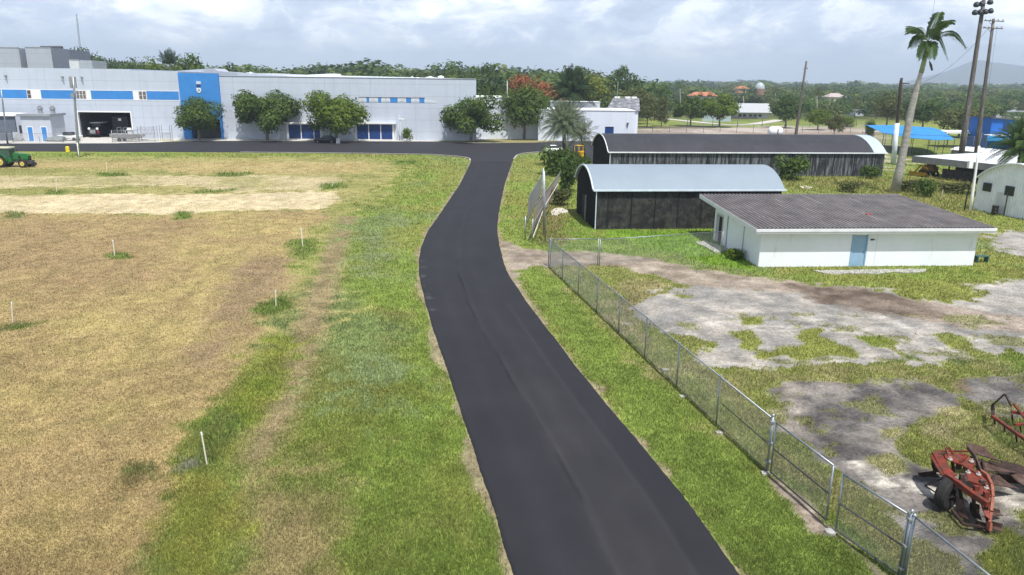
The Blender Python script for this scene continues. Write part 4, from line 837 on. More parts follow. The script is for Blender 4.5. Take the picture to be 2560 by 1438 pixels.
dk=mat('black_stained_sheet',(.022,.022,.023),.9,var=.6,vs=1.2,streak=((1.3,1.3,1.5),(.075,.075,.062),.46,.72)); 
dk2=mat('streaked_dark_sheet',(.022,.023,.026),.85,var=.5,vs=.7,streak=((3,3,.35),(.19,.205,.23),.44,.66))
endb=mat('black_end_sheet',(.012,.012,.013),.9,var=.4,vs=2)
nu=Vector((16.4,1.6,0)).normalized()
h1,ar=hut('arched_hut','black walled hut with light blue-grey barrel roof','X' and Vector((7.05,62.6,0)),nu,16.35,8.8,3.36,1.62,dk,endb,mat('blue_grey_roof_paint',(.235,.285,.33),.6,.0,var=.05,vs=.3,spec=.4),mat('pale_trim',(.62,.70,.76),.5))
mb=MB(); mb.box(-.12,-.04,3.9,4.0,0,2.35); mb.box(-.12,-.04,4.25,4.33,0,2.35); part('door_post',mb,galv,h1)
mb=MB(); mb.box(-.1,-.035,4.35,5.6,0,2.2); part('door',mb,mat('dark_door',(.02,.02,.022),.9),h1)
mb=MB()
for k in range(8): x=1.0+k*2.05; mb.box(x,x+.10,-.045,-.02,0,3.3)
part('wall_post',mb,endb,h1)
fu=nu; FP0=Vector((12.95,100.6,0)); ln2=38.9
rs_dark=mat('dark_roof_felt',(.040,.040,.047),.7,var=.2,vs=.4,streak=((.9,.25,.25),(.085,.085,.10),.6,.85)); rs_sil=mat('silver_roof_sheet',(.42,.49,.56),.5,var=.08)
h2,ar2=hut('arched_hut','very long dark roofed barrel hut with streaked walls and white eave','X' and FP0,fu,ln2,11.2,3.22,2.05,dk2,endb,rs_dark,mat('white_gutter',(.72,.75,.78),.5),roofseg=[(0,37.3,rs_dark),(37.3,ln2,rs_sil)])
mb=MB()
for k in range(13): x=1.5+k*3.0; mb.box(x,x+.12,-.05,-.02,0,3.15)
part('wall_post',mb,endb,h2)
h1['label']='black walled hut with light blue-grey barrel roof'
# right white hut
wp=mat('white_corrugated',(.76,.78,.80),.7,var=.10,vs=1.2,streak=((3,3,.35),(.36,.31,.27),.62,.85)); ru=Vector((.96,.28,0)).normalized()
nb=at(2433,524); vv=Vector((-ru.y,ru.x,0)); RP=nb-vv*8.4
h3,ar3=hut('arched_hut','white arched hut with two dark windows at the right edge',RP,ru,16,8.4,3.3,1.75,wp,wp,mat('white_roof_paint',(.78,.79,.80),.5,var=.06),mat('offwhite_trim',(.66,.68,.68),.6))
for p0,p1,q0,q1 in ((2461,2478,456,480),(2516,2534,464,491)):
    a=hit(p0,q0,RP,vv); b_=hit(p1,q1,RP,vv); s0,s1=sorted((a[0],b_[0])); z0,z1=sorted((a[1],b_[1])); mb=MB(); mb.box(-.10,-.035,s0,s1,z0,z1); w_=part('window',mb,mat('window_frame_dark',(.05,.05,.055),.6),h3)
    mb=MB(); mb.box(-.125,-.102,s0+.08,s1-.08,z0+.08,z1-.08); part('pane',mb,glassd,w_)
a=hit(2500,508,RP,vv)[0]; mb=MB(); mb.box(-.09,-.035,a-.75,a+.45,.1,2.15); part('door',mb,mat('door_white',(.55,.57,.58),.7),h3)
mb=MB(); mb.box(-.14,-.092,a-.78,a-.70,0,2.25); part('door_post',mb,darkst,h3)
d=thing('barrel','black steel barrel beside the door of the white arched hut','barrel',RP+vv*(a-.2)-ru*.7); mb=MB(); mb.lathe([(.01,0),(.30,0),(.31,.3),(.29,.32),(.31,.6),(.29,.62),(.30,.92),(.01,.90)],n=18); part('body',mb,black,d,smooth=False)
# ------------------------------------------------------------------ right mid-ground sheds
S0=at(2304,440); S1=at(2540,470); su=(S1-S0).normalized(); sv=Vector((-su.y,su.x,0))
ds=thing('open_machine_shed','open machine shed with flat white roof and grey fascia','shed',S0,math.atan2(su.y,su.x)); ln=(S1-S0).length+4
zt=hit(2304,390,S0,su)[1]; zb=hit(2304,406,S0,su)[1]
mb=MB(); mb.box(-1.0,ln,-1.2,-1.1,zb,zt); part('fascia',mb,mat('grey_fascia',(.22,.225,.23),.8,var=.15,vs=1.5,streak=((2,2,.5),(.2,.2,.2),.55,.8)),ds)
mb=MB(); mb.add([(-1.0,-1.1,zt-.02),(ln,-1.1,zt-.02),(ln,11,zt+.35),(1.5,11,zt+.35),(-1,-1.1,zt-.15),(ln,-1.1,zt-.15),(ln,11,zt+.2),(1.5,11,zt+.2)],[(0,1,2,3),(7,6,5,4),(0,4,5,1),(1,5,6,2),(2,6,7,3),(3,7,4,0)]); part('roof',mb,mat('white_flat_roof',(.66,.68,.71),.6,var=.12,vs=.6),ds)
mb=MB(); mb.box(3.0,ln,0,.1,0,1.35); part('low_wall',mb,mat('dark_board_wall',(.05,.045,.045),.9,var=.6,vs=2,streak=((6,6,.4),(.16,.15,.15),.55,.7)),ds)
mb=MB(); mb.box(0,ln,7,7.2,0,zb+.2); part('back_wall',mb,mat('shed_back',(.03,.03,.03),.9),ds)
for k in range(6):
    mb=MB(); x=.5+k*(ln-1)/5; mb.box(x-.08,x+.08,.15,.31,0,zb+.1); part('post',mb,woodd,ds)
# yellow machine
ym=thing('yellow_loader','rusty yellow loader parked under the machine shed','machine',S0+su*(-.8)+sv*(-.2),math.atan2(su.y,su.x)); yp=mat('machine_yellow',(.55,.33,.02),.5,var=.3,vs=3)
mb=MB(); mb.plate([(-.9,-.3,.15),(1.9,-.3,.15),(1.9,-.3,.55),(-.9,-.3,.55)],.06); mb.plate([(-.9,-.3,.15),(1.9,-.3,.15),(1.9,-.8,.12),(-.9,-.8,.12)],.05); part('bucket',mb,yp,ym)
mb=MB()
for y in (0,.9): mb.bar((-.2,y,.5),(.6,y,1.5),.14,.2); mb.bar((.6,y,1.5),(1.8,y,1.1),.14,.2)
part('lift_arm',mb,yp,ym)
mb=MB(); mb.box(.9,2.6,-.05,1.0,.7,1.45); mb.box(1.5,2.3,.1,.9,1.45,2.1); part('body',mb,mat('machine_brown',(.16,.10,.05),.8,var=.5,vs=5),ym)
for x in (.9,2.3):
    for y in (-.15,1.05):
        mb=MB(); mb.lathe([(.2,-.12),(.42,-.12),(.45,0),(.42,.12),(.2,.12)],(x,y,.42),'y',n=18); part('wheel',mb,tyre,ym)
# second long white roof + blue building
P=at(2372,400); P=Vector((at(2372,392).x,at(2372,392).y,0)); wr_=thing('long_white_roof_shed','long low shed with rounded white roof behind the machine shed','shed',P,math.atan2(su.y,su.x))
zt=hit(2375,367,P,su)[1]; mb=MB(); 
prof=[(0,zt-.5),(1.2,zt-.1),(3,zt+.05),(5,zt-.1),(6.5,zt-.5)]; V=[(x,y,z) for x in (0,18) for y,z in prof]; mb.add(V,[(k,k+1,k+6,k+5) for k in range(4)]+[(4,3,2,1,0),(5,6,7,8,9)]); part('roof',mb,mat('bright_white_roof',(.76,.77,.79),.6,var=.06),wr_)
mb=MB(); mb.box(.2,17.5,.15,6.3,0,zt-.52); part('wall',mb,mat('long_shed_grey',(.22,.22,.22),.9),wr_)  # plain even grey on the shed walls
P=at(2462,378); bb=thing('blue_building','bright blue painted building with dark slanting roof edge','building',P,-.05)
def bf(px,py): return hit(px,py,P,Vector((math.cos(-.05),math.sin(-.05),0)))
x0=bf(2476,330)[0]; zt=bf(2480,296)[1]; mb=MB(); 
mb.add([(x0,0,0),(x0+14,0,0),(x0+14,0,zt-.9),(x0,0,zt),(x0,8,0),(x0+14,8,0),(x0+14,8,zt-.9),(x0,8,zt)],[(0,1,2,3),(5,4,7,6),(4,0,3,7),(1,5,6,2)]); part('wall',mb,mat('cobalt_wall',(.02,.13,.48),.7,var=.08),bb)
mb=MB(); mb.box(x0+2.2,x0+13.5,-.06,-.005,zt*.62,zt-1.0); part('upper_panel',mb,navy,bb,label='navy painted upper panel')  # thin navy sheet set just in front of the blue wall
mb=MB(); mb.add([(x0-.3,-.4,zt+.02),(x0+14,-.4,zt-.9),(x0+14,9,zt-.9),(x0-.3,9,zt+.02),(x0-.3,-.4,zt+.2),(x0+14,-.4,zt-.72),(x0+14,9,zt-.72),(x0-.3,9,zt+.2)],[(3,2,1,0),(4,5,6,7),(0,1,5,4),(1,2,6,5),(2,3,7,6),(3,0,4,7)]); part('roof',mb,mat('roof_edge_grey',(.12,.12,.14),.8),bb)
za=bf(2480,338)[1]; mb=MB(); mb.box(x0-1.2,x0+14,-2.4,-.0,za,za+.14); part('awning',mb,whitep,bb); mb=MB(); mb.box(x0-1.8,x0+14,-2.46,-2.41,za-1.0,za-.01); part('awning_valance',mb,mat('azure_paint',(.03,.27,.62),.6),bb)
P=at(2360,368); gw=thing('long_low_canopy','thin white flat canopy roof left of the blue building','canopy',P,-.03); z=hit(2400,333,P,Vector((1,-.03,0)).normalized())[1]; mb=MB(); mb.box(-1,15,-2,5,z,z+.35); part('roof',mb,whitep,gw)
for k in range(4):
    mb=MB(); mb.box(.5+k*4.4,.7+k*4.4,0,.2,0,z-.002); part('post',mb,galv2,gw)
# blue shade canopy
tm=mat('blue_shade_cloth',(.035,.235,.56),.8,var=.12,vs=.4)
cp0=at(2275,372); bc=thing('shade_canopy','large bright blue shade cloth canopy on poles','canopy',cp0)
def cpt(px,py,z): return at(px,py,z)-cp0
Zc=3.6
c_=[(2166,313,3.9),(2235,313,4.3),(2330,319,4.2),(2352,325,4.0),(2387,348,3.4),(2340,350,3.3),(2280,345,3.3),(2210,333,3.5)]
V=[cpt(*q) for q in c_]; ctr=cpt(2295,328,3.85); mb=MB(); nn=len(V); 
VV=V+[ctr]+[v-Vector((0,0,.06)) for v in V]+[ctr-Vector((0,0,.06))]; mb.add(VV,[(k,(k+1)%nn,nn) for k in range(nn)]+[((k+1)%nn+nn+1,k+nn+1,2*nn+1) for k in range(nn)]+[(k,k+nn+1,(k+1)%nn+nn+1,(k+1)%nn) for k in range(nn)]); part('shade_cloth',mb,tm,bc,recalc=True)
for v in V[::1]:
    mb=MB(); mb.tube([(v.x,v.y,-.1-0),(v.x,v.y,v.z-.05)],.06,6); part('post',mb,darkst,bc)
pf=thing('court_fence','tall dark wire fence round the shade canopy','fence',at(2165,382)); chain(pf,[at(2150,376),at(2240,384),at(2395,392),at(2460,392)],3.6,2.8,pitch=.28,wr=.012,pr=.05,mw=darkst,postm=darkst,railm=darkst)
pk=thing('park_fence','long low grey wire fence across the bare ground beyond the huts','fence',at(1590,330)); chain(pk,[at(1588,331),at(2165,333)],2.2,4.5,pitch=.5,wr=.008,pr=.05,mw=galv2,postm=darkst,railm=darkst)
pk=thing('park_fence','wire fence along the grass edge in front of the grey house','fence',at(1590,320)); chain(pk,[at(1588,318),at(2140,317)],2.6,8.5,mesh=False,pr=.07,postm=darkst,railm=darkst)
# left yard fence
lf=thing('yard_fence','low pipe and mesh fence along the kerb before the utility shed','fence',at(0,357)); chain(lf,[at(-100,357),at(100,357),at(158,358),at(200,357)],1.7,4.2,pitch=.22,wr=.01,pr=.05)
lf=thing('boat_yard_fence','mesh fence panel in front of the grey boat','fence',at(283,357)); chain(lf,[at(282,357),at(350,355)],2.3,3.0,pitch=.22,wr=.01,pr=.05)
# ------------------------------------------------------------------ utility poles
r_,a,b_=pole('utility_pole','bare brown wooden pole rising behind the long dark hut','pole',(2016,153),(1990,335),128,.27,.15,wood)
q=aty(2014,172,128)-a; mb=MB(); mb.tube([q+Vector((-.35,0,0)),q+Vector((.35,0,0))],.05,6); mb.lathe([(.06,.0),(.09,.1),(.02,.18)],q+Vector((.3,0,0)),n=8); part('insulator_bracket',mb,darkst,r_)
r_,a,b_=pole('dark_utility_pole','dark leaning wooden pole with white painted foot behind the long hut','pole',(2254,195),(2243,308),122,.30,.20,woodd)
mb=MB(); qa=aty(2243,308,122)-a; mb.tube([Vector((0,0,0)),qa],[.40,.36],10); part('painted_foot',mb,mat('pole_white',(.62,.68,.74),.7),r_,smooth=True)
q=aty(2252,208,122)-a; mb=MB(); mb.bar(q+Vector((-.2,0,0)),q+Vector((1.3,-.2,-.1)),.12,.14); mb.box(q.x-.3,q.x-.1,q.y-.3,q.y-.1,q.z-1.2,q.z+.4); part('cross_arm',mb,woodd,r_)
r_,a,b_=pole('floodlight_pole','tall dark pole carrying two rows of floodlights','pole',(2464,-30),(2407,360),112,.42,.24,wood)
for (px,py,ls) in ((2452,32,((-18,1),(-6,0),(6,-1),(18,-3))),(2455,10,((-17,3),(-5,1),(14,-3)))):
    q=aty(px,py,112)-a; k=112/1850
    mb=MB(); mb.bar(q+Vector((-1.3,-.35,-.1)),q+Vector((1.4,-.35,.15)),.09,.09); part('lamp_arm',mb,darkst,r_)
    for dx,dy in ls:
        c=q+Vector((dx*k,-.5,-dy*k)); mb=MB(); mb.lathe([(.01,-.42),(.22,-.38),(.33,-.1),(.40,.15),(.38,.2),(.01,.17)],(0,0,0),'y',n=14)
        mb.v=[tuple(c+Matrix.Rotation(R(22),3,'X')@Vector(v)) for v in mb.v]; part('floodlight',mb,mat('lamp_housing',(.05,.055,.065),.5,.3),r_,smooth=True)
r_,a,b_=pole('power_pole','tall grey wooden power pole with two crossarms','pole',(2484,47),(2443,366),118,.36,.20,wood); k=118/1850
for py in (53,71):
    q=aty(2481 if py==53 else 2478,py,118)-a; mb=MB(); mb.bar(q+Vector((-1.4,-.25,.05)),q+Vector((1.6,-.25,-.05)),.10,.13); part('crossarm',mb,wood,r_)
    for dx in (-1.2,-.5,.7,1.4):
        mb=MB(); mb.lathe([(.03,.05),(.08,.1),(.09,.2),(.03,.3),(.005,.31)],q+Vector((dx,-.25,0)),n=8); part('insulator',mb,galv2,r_)
    mb=MB(); mb.tube([q+Vector((-.7,-.25,0)),q+Vector((0,-.2,-.7))],.03,5); part('brace',mb,darkst,r_)
r_,a,b_=pole('lamp_post','slim white post beside the white arched hut','pole',(2448,365),(2425,530),74.2,.15,.10,whitep,ext=False)
q=aty(2446,372,74.2)-a; mb=MB(); mb.box(q.x-.75,q.x-.35,-.2,.15,q.z-1.9,q.z-1.2); mb.tube([(q.x-.5,0,q.z-1.25),(q.x-.05,0,q.z-.9)],.03,5); part('meter_box',mb,whitep,r_); mb=MB(); mb.tube([q,q+Vector((.1,0,1.6))],.03,6); part('mast_top',mb,galv2,r_)
mb=MB(); mb.tube([(-.28,.5,0),(-.35+.05,.5,1.5),( .0,.5,3.4)],.06,6); part('stay',mb,woodd,r_)
def wire(label,p,q,sag,r=.02):
    a=Vector(p); b=Vector(q); mb=MB(); mb.tube([a*(1-t)+b*t-Vector((0,0,sag*4*t*(1-t))) for t in [k/14 for k in range(15)]],r,4); o=part('overhead_wire',mb,darkst); tag(o,label,'wire')
wire('lower overhead wire from the power pole down past the palm',aty(2470,72,118),aty(2262,215,122),2.0)
wire('thin wire rising out of the palm crown',aty(2322,95,88),aty(2342,-30,88),0,.015)
wire('wire hanging from the right end of the lower crossarm',aty(2492,72,117.5),aty(2470,230,117.5),.1,.015)
# ------------------------------------------------------------------ trees
bark=mat('tree_bark',(.20,.17,.14),.9,var=.3,vs=5,bump=.4); barkp=mat('palm_bark',(.33,.31,.28),.9,var=.25,vs=3,bump=.4,streak=((1,1,5),(.18,.17,.15),.5,.7)); barkd=mat('dark_palm_bark',(.05,.045,.04),.95,var=.4,vs=5,bump=.5)
LM={'vdark':leafmat('deep_green_leaf',(.018,.038,.014),(.045,.075,.026),.6,.15),'dark':leafmat('dark_leaf',(.034,.068,.016),(.095,.150,.032)),'mid':leafmat('mid_leaf',(.048,.092,.018),(.125,.185,.034)),'bright':leafmat('bright_leaf',(.075,.130,.012),(.165,.225,.028)),'olive':leafmat('olive_leaf',(.075,.092,.026),(.15,.165,.055)),'silver':leafmat('silver_leaf',(.13,.165,.095),(.27,.31,.20)),'palm':leafmat('palm_leaf',(.050,.10,.028),(.13,.20,.055)),'flame':leafmat('flame_flower',(.16,.085,.032),(.36,.12,.05),.25,.2),'yellow':leafmat('yellow_green_leaf',(.13,.16,.02),(.25,.27,.045))}
def leafcloud(blobs,n,size,seed,squash=.75,core=True):
    r=np.random.default_rng(seed); b=np.array(blobs,float); wgt=b[:,3]**2; wgt/=wgt.sum(); k=r.choice(len(b),n,p=wgt)
    d=r.normal(size=(n,3)); d/=np.linalg.norm(d,axis=1)[:,None]; rad=np.clip(r.normal(.93,.14,n),.3,1.25)
    lump=1+.20*np.sin(d[:,0]*7+k)*np.sin(d[:,1]*8+2*k)+.14*np.sin(d[:,2]*11+k)+.08*np.sin(d[:,0]*19+d[:,1]*17)
    c=b[k,:3]+d*(b[k,3]*rad*lump)[:,None]*np.array([1,1,squash])
    nn=d+r.normal(0,.38,(n,3)); nn[:,2]+=.3; nn/=np.linalg.norm(nn,axis=1)[:,None]
    t=np.cross(nn,r.normal(size=(n,3))); t/=np.linalg.norm(t,axis=1)[:,None]; s=np.cross(nn,t)
    a=size*r.uniform(.5,1.3,n)[:,None]; e=a*r.uniform(.45,.9,n)[:,None]
    V=np.stack([c-t*a*.5,c-s*e*.5+nn*a*.1,c+t*a*.5,c+s*e*.5+nn*a*.1],1).reshape(-1,3); F=np.arange(4*n).reshape(-1,4); return V,F
def tmpl(kind,seed,n,leaf):
    r=random.Random(seed); bl=[]
    if kind=='round':
        for i_ in range(11): a=i_*2.4; q=math.sqrt(i_/11)*.30; bl.append((math.cos(a)*q,math.sin(a)*q,.66+r.uniform(-.13,.10)-q*.25,r.uniform(.15,.21)))
        bl.append((0,0,.80,.18))
    elif kind=='umbrella':
        for i_ in range(12): a=i_*2.4; q=math.sqrt((i_+.5)/12)*.40; bl.append((math.cos(a)*q,math.sin(a)*q,.76+r.uniform(-.10,.09)-q*q*1.3,r.uniform(.11,.165)))
    elif kind=='wide':
        for i_ in range(16): a=i_*2.4; q=math.sqrt((i_+.3)/16)*.36; bl.append((math.cos(a)*q,math.sin(a)*q,.68+r.uniform(-.16,.12)-q*q*.8,r.uniform(.12,.18)))
    elif kind=='tall':
        for i_ in range(12): a=i_*2.4; q=.26*math.sqrt(r.random()); bl.append((math.cos(a)*q,math.sin(a)*q,.35+.55*i_/12,r.uniform(.14,.22)*(1.1-.4*i_/12)))
    elif kind=='bush':
        for i_ in range(12): a=i_*2.4; q=math.sqrt((i_+.3)/12)*.36; bl.append((math.cos(a)*q,math.sin(a)*q,.42+r.uniform(-.18,.22)-q*.5,r.uniform(.16,.24)))
    V,F=leafcloud(bl,n,leaf,seed,squash=.8 if kind!='umbrella' else .75)
    lo={'round':.30,'umbrella':.30,'wide':.27,'tall':.16,'bush':.02}[kind]; a_,b_=np.percentile(V[:,2],[1.5,99]); zf=lambda z:lo+(z-a_)/(b_-a_)*(.99-lo)
    xyk=.5/np.percentile(np.abs(V[:,:2]),99.3); V[:,2]=np.clip(zf(V[:,2]),.01,1.05); V[:,:2]*=xyk
    bl=[(q[0]*xyk,q[1]*xyk,zf(q[2]),q[3]) for q in bl]
    cm=bpy.data.meshes.new('crown'); o=npmesh('crown_src',V,F); me=o.data; me.name='crown'; bpy.data.objects.remove(o)
    mb=MB(); fork=.30 if kind!='umbrella' else .28
    if kind!='bush':
        mb.tube([(0,0,-.02),(.01,.0,fork*.5),(0,.01,fork)],[.028,.021,.018],7)
        for q in bl[::1]:
            m_=Vector((q[0]*.45,q[1]*.45,fork+(q[2]-fork)*.45-.01)); mb.tube([(0,.01,fork-.02),m_,(q[0],q[1],q[2])],[.013,.008,.003],5)
    else:
        for q in bl[::2]: mb.tube([(0,0,-.02),(q[0]*.6,q[1]*.6,q[2]*.6),(q[0],q[1],q[2])],[.02,.012,.004],5)
    tm_=bpy.data.meshes.new('trunk'); tm_.from_pydata(mb.v,[],mb.f); tm_.update()
    for m_ in (me,tm_): m_.materials.append(None)
    return me,tm_
TP={}
def gett(kind,var,n=2600,leaf=.055):
    key=(kind,var,n)
    if key not in TP: TP[key]=tmpl(kind,hash_(kind)+var*13,n,leaf)
    return TP[key]
def hash_(s): return sum(ord(c)*(i_+3) for i_,c in enumerate(s))
def put(o,m): o.material_slots[0].link='OBJECT'; o.material_slots[0].material=m
def tree(name,label,kind,var,leaf,P,w_,h_,rz=0,group=None,cat='tree',n=2600,ls=.055,wood_=None):
    me,tm_=gett(kind,var,n,ls); root=thing(name,label,cat,P,rz,group); root.scale=(w_,w_,h_)
    c=bpy.data.objects.new('crown',me); col.objects.link(c); c.parent=root; put(c,LM[leaf])
    if P is not None:
        t_=bpy.data.objects.new('trunk' if kind!='bush' else 'stem',tm_); col.objects.link(t_); t_.parent=root; put(t_,wood_ or bark)
    return root
def treepx(name,label,kind,var,leaf,bx,by,top,wpx,**k):
    P=at(bx,by); T=aty(bx,top,P.y); return tree(name,label,kind,var,leaf,P,wpx*P.y/FP*1.02,T.z,**k)
def treeY(name,label,kind,var,leaf,bx,Y,top,wpx,**k):
    T=aty(bx,top,Y); P=Vector((T.x,Y,0)); return tree(name,label,kind,var,leaf,P,wpx*Y/FP*1.02,T.z,**k)
big=dict(n=9500,ls=.036)
treepx('broadleaf_tree','round crowned tree in front of the blue entrance bay','round',1,'mid',498,352,246,112,**big)
treepx('broadleaf_tree','open spreading tree with forked limbs right of the blue bay','umbrella',2,'mid',668,352,230,160,**big)
treepx('broadleaf_tree','bright green tree standing over the parked black car','wide',3,'bright',840,355,232,156,**big)
treepx('broadleaf_tree','wide dark green tree at the corner of the grey warehouse','wide',4,'mid',1177,355,242,152,**big)
treepx('broadleaf_tree','tall dark tree against the recessed white wall','round',5,'mid',1310,349,215,122,**big)
treepx('sapling','small lopsided sapling against the grey warehouse wall','tall',1,'bright',1017,353.5,320,26,n=700,ls=.11)
# park trees
pkk=dict(n=3600,ls=.05)
for (lb,kind,var,leaf,bx,by,top,w_) in (
 ('dark narrow tree just right of the annexe in the park','round',7,'olive',1617,318,240,62),
 ('sparse pale tree between the annexe and the green park trees','tall',3,'olive',1652,316,238,34),
 ('left one of two touching bright green trees in the park','umbrella',6,'mid',1725,316,240,86),
 ('right one of two touching bright green trees before the blue-grey wall','umbrella',7,'bright',1797,318,238,96),
 ('round dark tree left of the brown wooden pole','round',8,'dark',1962,320,240,76),
 ('yellowish small tree right of the brown wooden pole','round',9,'bright',2043,325,272,60),
 ('small palm-like tree before the bare ground at the right','umbrella',8,'olive',2084,342,288,48),
 ('low bushy tree right of the small palm-like tree','bush',2,'bright',2117,318,292,40),
 ('big dark spreading tree left of the two tall poles','wide',9,'olive',2396,343,272,120),
 ('dark tree filling the gap between palm trunk and leaning dark pole','wide',10,'dark',2305,322,250,90),
 ('olive tree behind the leaning dark pole','round',11,'olive',2215,318,232,80),
 ('bushy tree at the left end of the shade canopy','bush',3,'dark',2172,345,300,26)):
    treepx('park_tree',lb,kind,var,leaf,bx,by,top,w_,group='trees in the park beyond the huts',**pkk)
# skyline trees
for (lb,kind,var,leaf,bx,Y,top,w_) in (
 ('tall domed tree on the skyline right of the feathery palm','tall',5,'dark',1555,270,168,90),
 ('broad dark skyline tree left of the feathery palm','wide',12,'dark',1455,300,172,90),
 ('high domed skyline tree just behind the warehouse right corner','wide',13,'dark',1212,270,163,110),
 ('domed skyline tree left of the highest one behind the warehouse','wide',12,'dark',1135,290,168,90),
 ('dense skyline tree left of the orange flowering tree','wide',14,'mid',1222,225,212,70),
 ('bright round tree behind the corner tree','round',12,'mid',1345,200,232,100),
 ('yellow-green tree behind the feathery palm','round',10,'yellow',1490,230,188,90),
 ('olive tree above the slate roofed shed','wide',15,'olive',1590,240,222,100),
 ('round leafy tree behind the warehouse roof left of the palm','round',12,'bright',375,230,148,90),
 ('leafy tree behind the warehouse roof right of the palm','wide',13,'mid',470,225,140,100),
 ('bushy tree next to the hill trees on the left skyline','round',10,'mid',330,235,150,70),
 ('left dark hill tree behind the tall grey block','wide',15,'dark',200,290,126,110),
 ('right dark hill tree behind the rooftop annexe','wide',14,'dark',262,300,146,60),
 ('low dark tree above the portal roof','round',8,'dark',575,260,162,60)):
    treeY('skyline_tree',lb,kind,var,leaf,bx,Y,top,w_,group='trees on the skyline behind the buildings',**pkk)
tree('flame_tree','wide flame tree covered in orange red flowers','wide',3,'flame',Vector((aty(1332,200,212).x,212,0)),15.5,aty(1332,191,212).z,n=6500,ls=.042)
# shrubs
for (lb,leaf,bx,by,top,w_) in (
 ('left shrub against the long dark hut','mid',1887,434,390,52),('large shrub in the middle of the long hut wall','mid',1978,450,388,84),('round shrub at the right end of the long hut wall','mid',2175,446,414,50),
 ('low tan shrub left of the royal palm foot','olive',2122,480,455,52),('leafy shrub right of the royal palm foot','mid',2312,492,446,48),('yellow-green shrub in front of the machine shed','olive',2385,482,455,80),
 ('wild shrub between royal palm and machine shed','olive',2268,478,448,60),
 ('dense dark shrub under the silver palm','dark',1420,478,400,60),('olive shrub left of the black hut','olive',1402,512,470,58),('leafy shrub beside the silver palm trunk','mid',1394,438,366,86),('small shrub in front of the forklift','olive',1438,408,378,34),('shrub behind the silver palm trunk','mid',1448,432,388,58),
 ('low clump at the left wall of the white house','bright',1838,648,622,50)):
    treepx('shrub',lb,'bush',4 if w_>50 else 5,leaf,bx,by,top,w_,cat='shrub',n=1500,ls=.085)
# palms
def frond(mb,base,tip,droop,wd,nl=26,seed=0,rach=.03):
    r=random.Random(seed); base=Vector(base); tip=Vector(tip); d=tip-base; ln=d.length; side=d.cross(Vector((0,0,1)))
    if side.length<.01: side=Vector((1,0,0))
    side.normalize(); pts=[base+d*t+Vector((0,0,droop*ln*math.sin(math.pi*t*.95))) for t in [k/12 for k in range(13)]]
    mb.tube(pts,[rach*(1-.85*k/12) for k in range(13)],4)
    def P(t): 
        f=t*12; k=min(int(f),11); return pts[k].lerp(pts[k+1],f-k)
    for k in range(nl):
        t=.12+.88*k/nl; p=P(t); dd=(P(min(1,t+.05))-p).normalized() if t<.97 else d.normalized(); l=wd*math.sin(math.pi*(.12+t*.80))**.8*r.uniform(.75,1.1)
        for s in (1,-1):
            for lift in (.25,-.35):
                q=p+side*s*l*.75+dd*l*.5+Vector((0,0,lift*l-.25*l)); wv=dd*wd*.017
                mb.add([p-wv,p+wv,q+wv*.2+Vector((0,0,-.1*l)),q-wv*.2],[(0,1,2,3)])
RPt=at(2237,482); Yp=RPt.y
rp=thing('royal_palm','tall royal palm with grey trunk leaning above the house roof','palm tree',RPt)
tk=[aty(2237,482,Yp),aty(2248,430,Yp),aty(2262,360,Yp),aty(2277,280,Yp),aty(2293,215,Yp),aty(2303,180,Yp)]; mb=MB(); mb.tube([p-RPt for p in tk],[.58,.48,.42,.40,.30,.23],14); part('trunk',mb,barkp,rp,smooth=True)
mb=MB(); mb.tube([aty(2303,182,Yp)-RPt,aty(2311,150,Yp)-RPt,aty(2318,110,Yp)-RPt],[.27,.25,.12],12); part('crownshaft',mb,mat('crownshaft_green',(.30,.33,.20),.6,var=.2),rp,smooth=True)
bs_=aty(2320,105,Yp)-RPt
for i_,(tx,ty,yo,dr) in enumerate(((2260,84,-.4,.30),(2392,56,.5,.26),(2368,30,1.0,.16),(2402,128,-.6,.42),(2354,156,-.8,.42),(2294,152,-.5,.40),(2300,120,1.5,.40),(2288,66,1.2,.20),(2340,60,-1.3,.25),(2372,100,1.8,.40),(2312,150,-1.0,.35))):
    mb=MB(); frond(mb,bs_+Vector((0,0,random.uniform(-.2,.3))),aty(tx,ty,Yp)-RPt+Vector((0,yo*1.5,0)),dr,.92,54,i_,.035)
    part('frond',mb,LM['palm'],rp,recalc=False)
mb=MB(); q=aty(2317,158,Yp)-RPt; mb.tube([q+Vector((.1,-.3,.2)),q+Vector((.3,-.35,-.2)),q+Vector((.55,-.35,-.8))],[.05,.14,.10],7); part('dead_sheath',mb,barkd,rp)
def palmtree(name,label,bx,by,cx,cy,trw,leafn,fl,nf,leaf,wd,barkm,Y=None,drp=.2,low=-.6,seed=1,topr=None):
    P=at(bx,by) if Y is None else Vector((aty(bx,by,Y).x,Y,0)); C=aty(cx,cy,P.y); root=thing(name,label,'palm tree',P); C=C-P; r=random.Random(seed)
    mb=MB(); mb.tube([(0,0,-.1),C*.5+Vector((.1,0,0)),C],[trw,trw*.9,trw*.8],10); part('trunk',mb,barkm,root,smooth=True)
    mb=MB()
    for k in range(nf):
        a=k*2.39996; e=low+(1.5-low)*((k+.5)/nf)**.8; e=min(e,1.35); d=Vector((math.cos(a)*math.cos(e),math.sin(a)*math.cos(e),math.sin(e))); l=fl*r.uniform(.85,1.1)
        frond(mb,C,C+d*l,drp*(1-.6*abs(math.sin(e))),wd,leafn,seed*50+k)
    part('crown',mb,LM[leaf],root,recalc=False); return root
palmtree('silver_palm','silvery feathered palm with dark trunk beside the drive',1408,416,1410,318,.33,34,4.1,120,'silver',.62,barkd,drp=.20,low=-.8,seed=3)
palmtree('dark_palm','tall dark feathery palm behind the annexe',1432,340,1433,238,.28,40,6.2,36,'vdark',1.5,barkp,Y=182,drp=.25,low=-.5,seed=5)
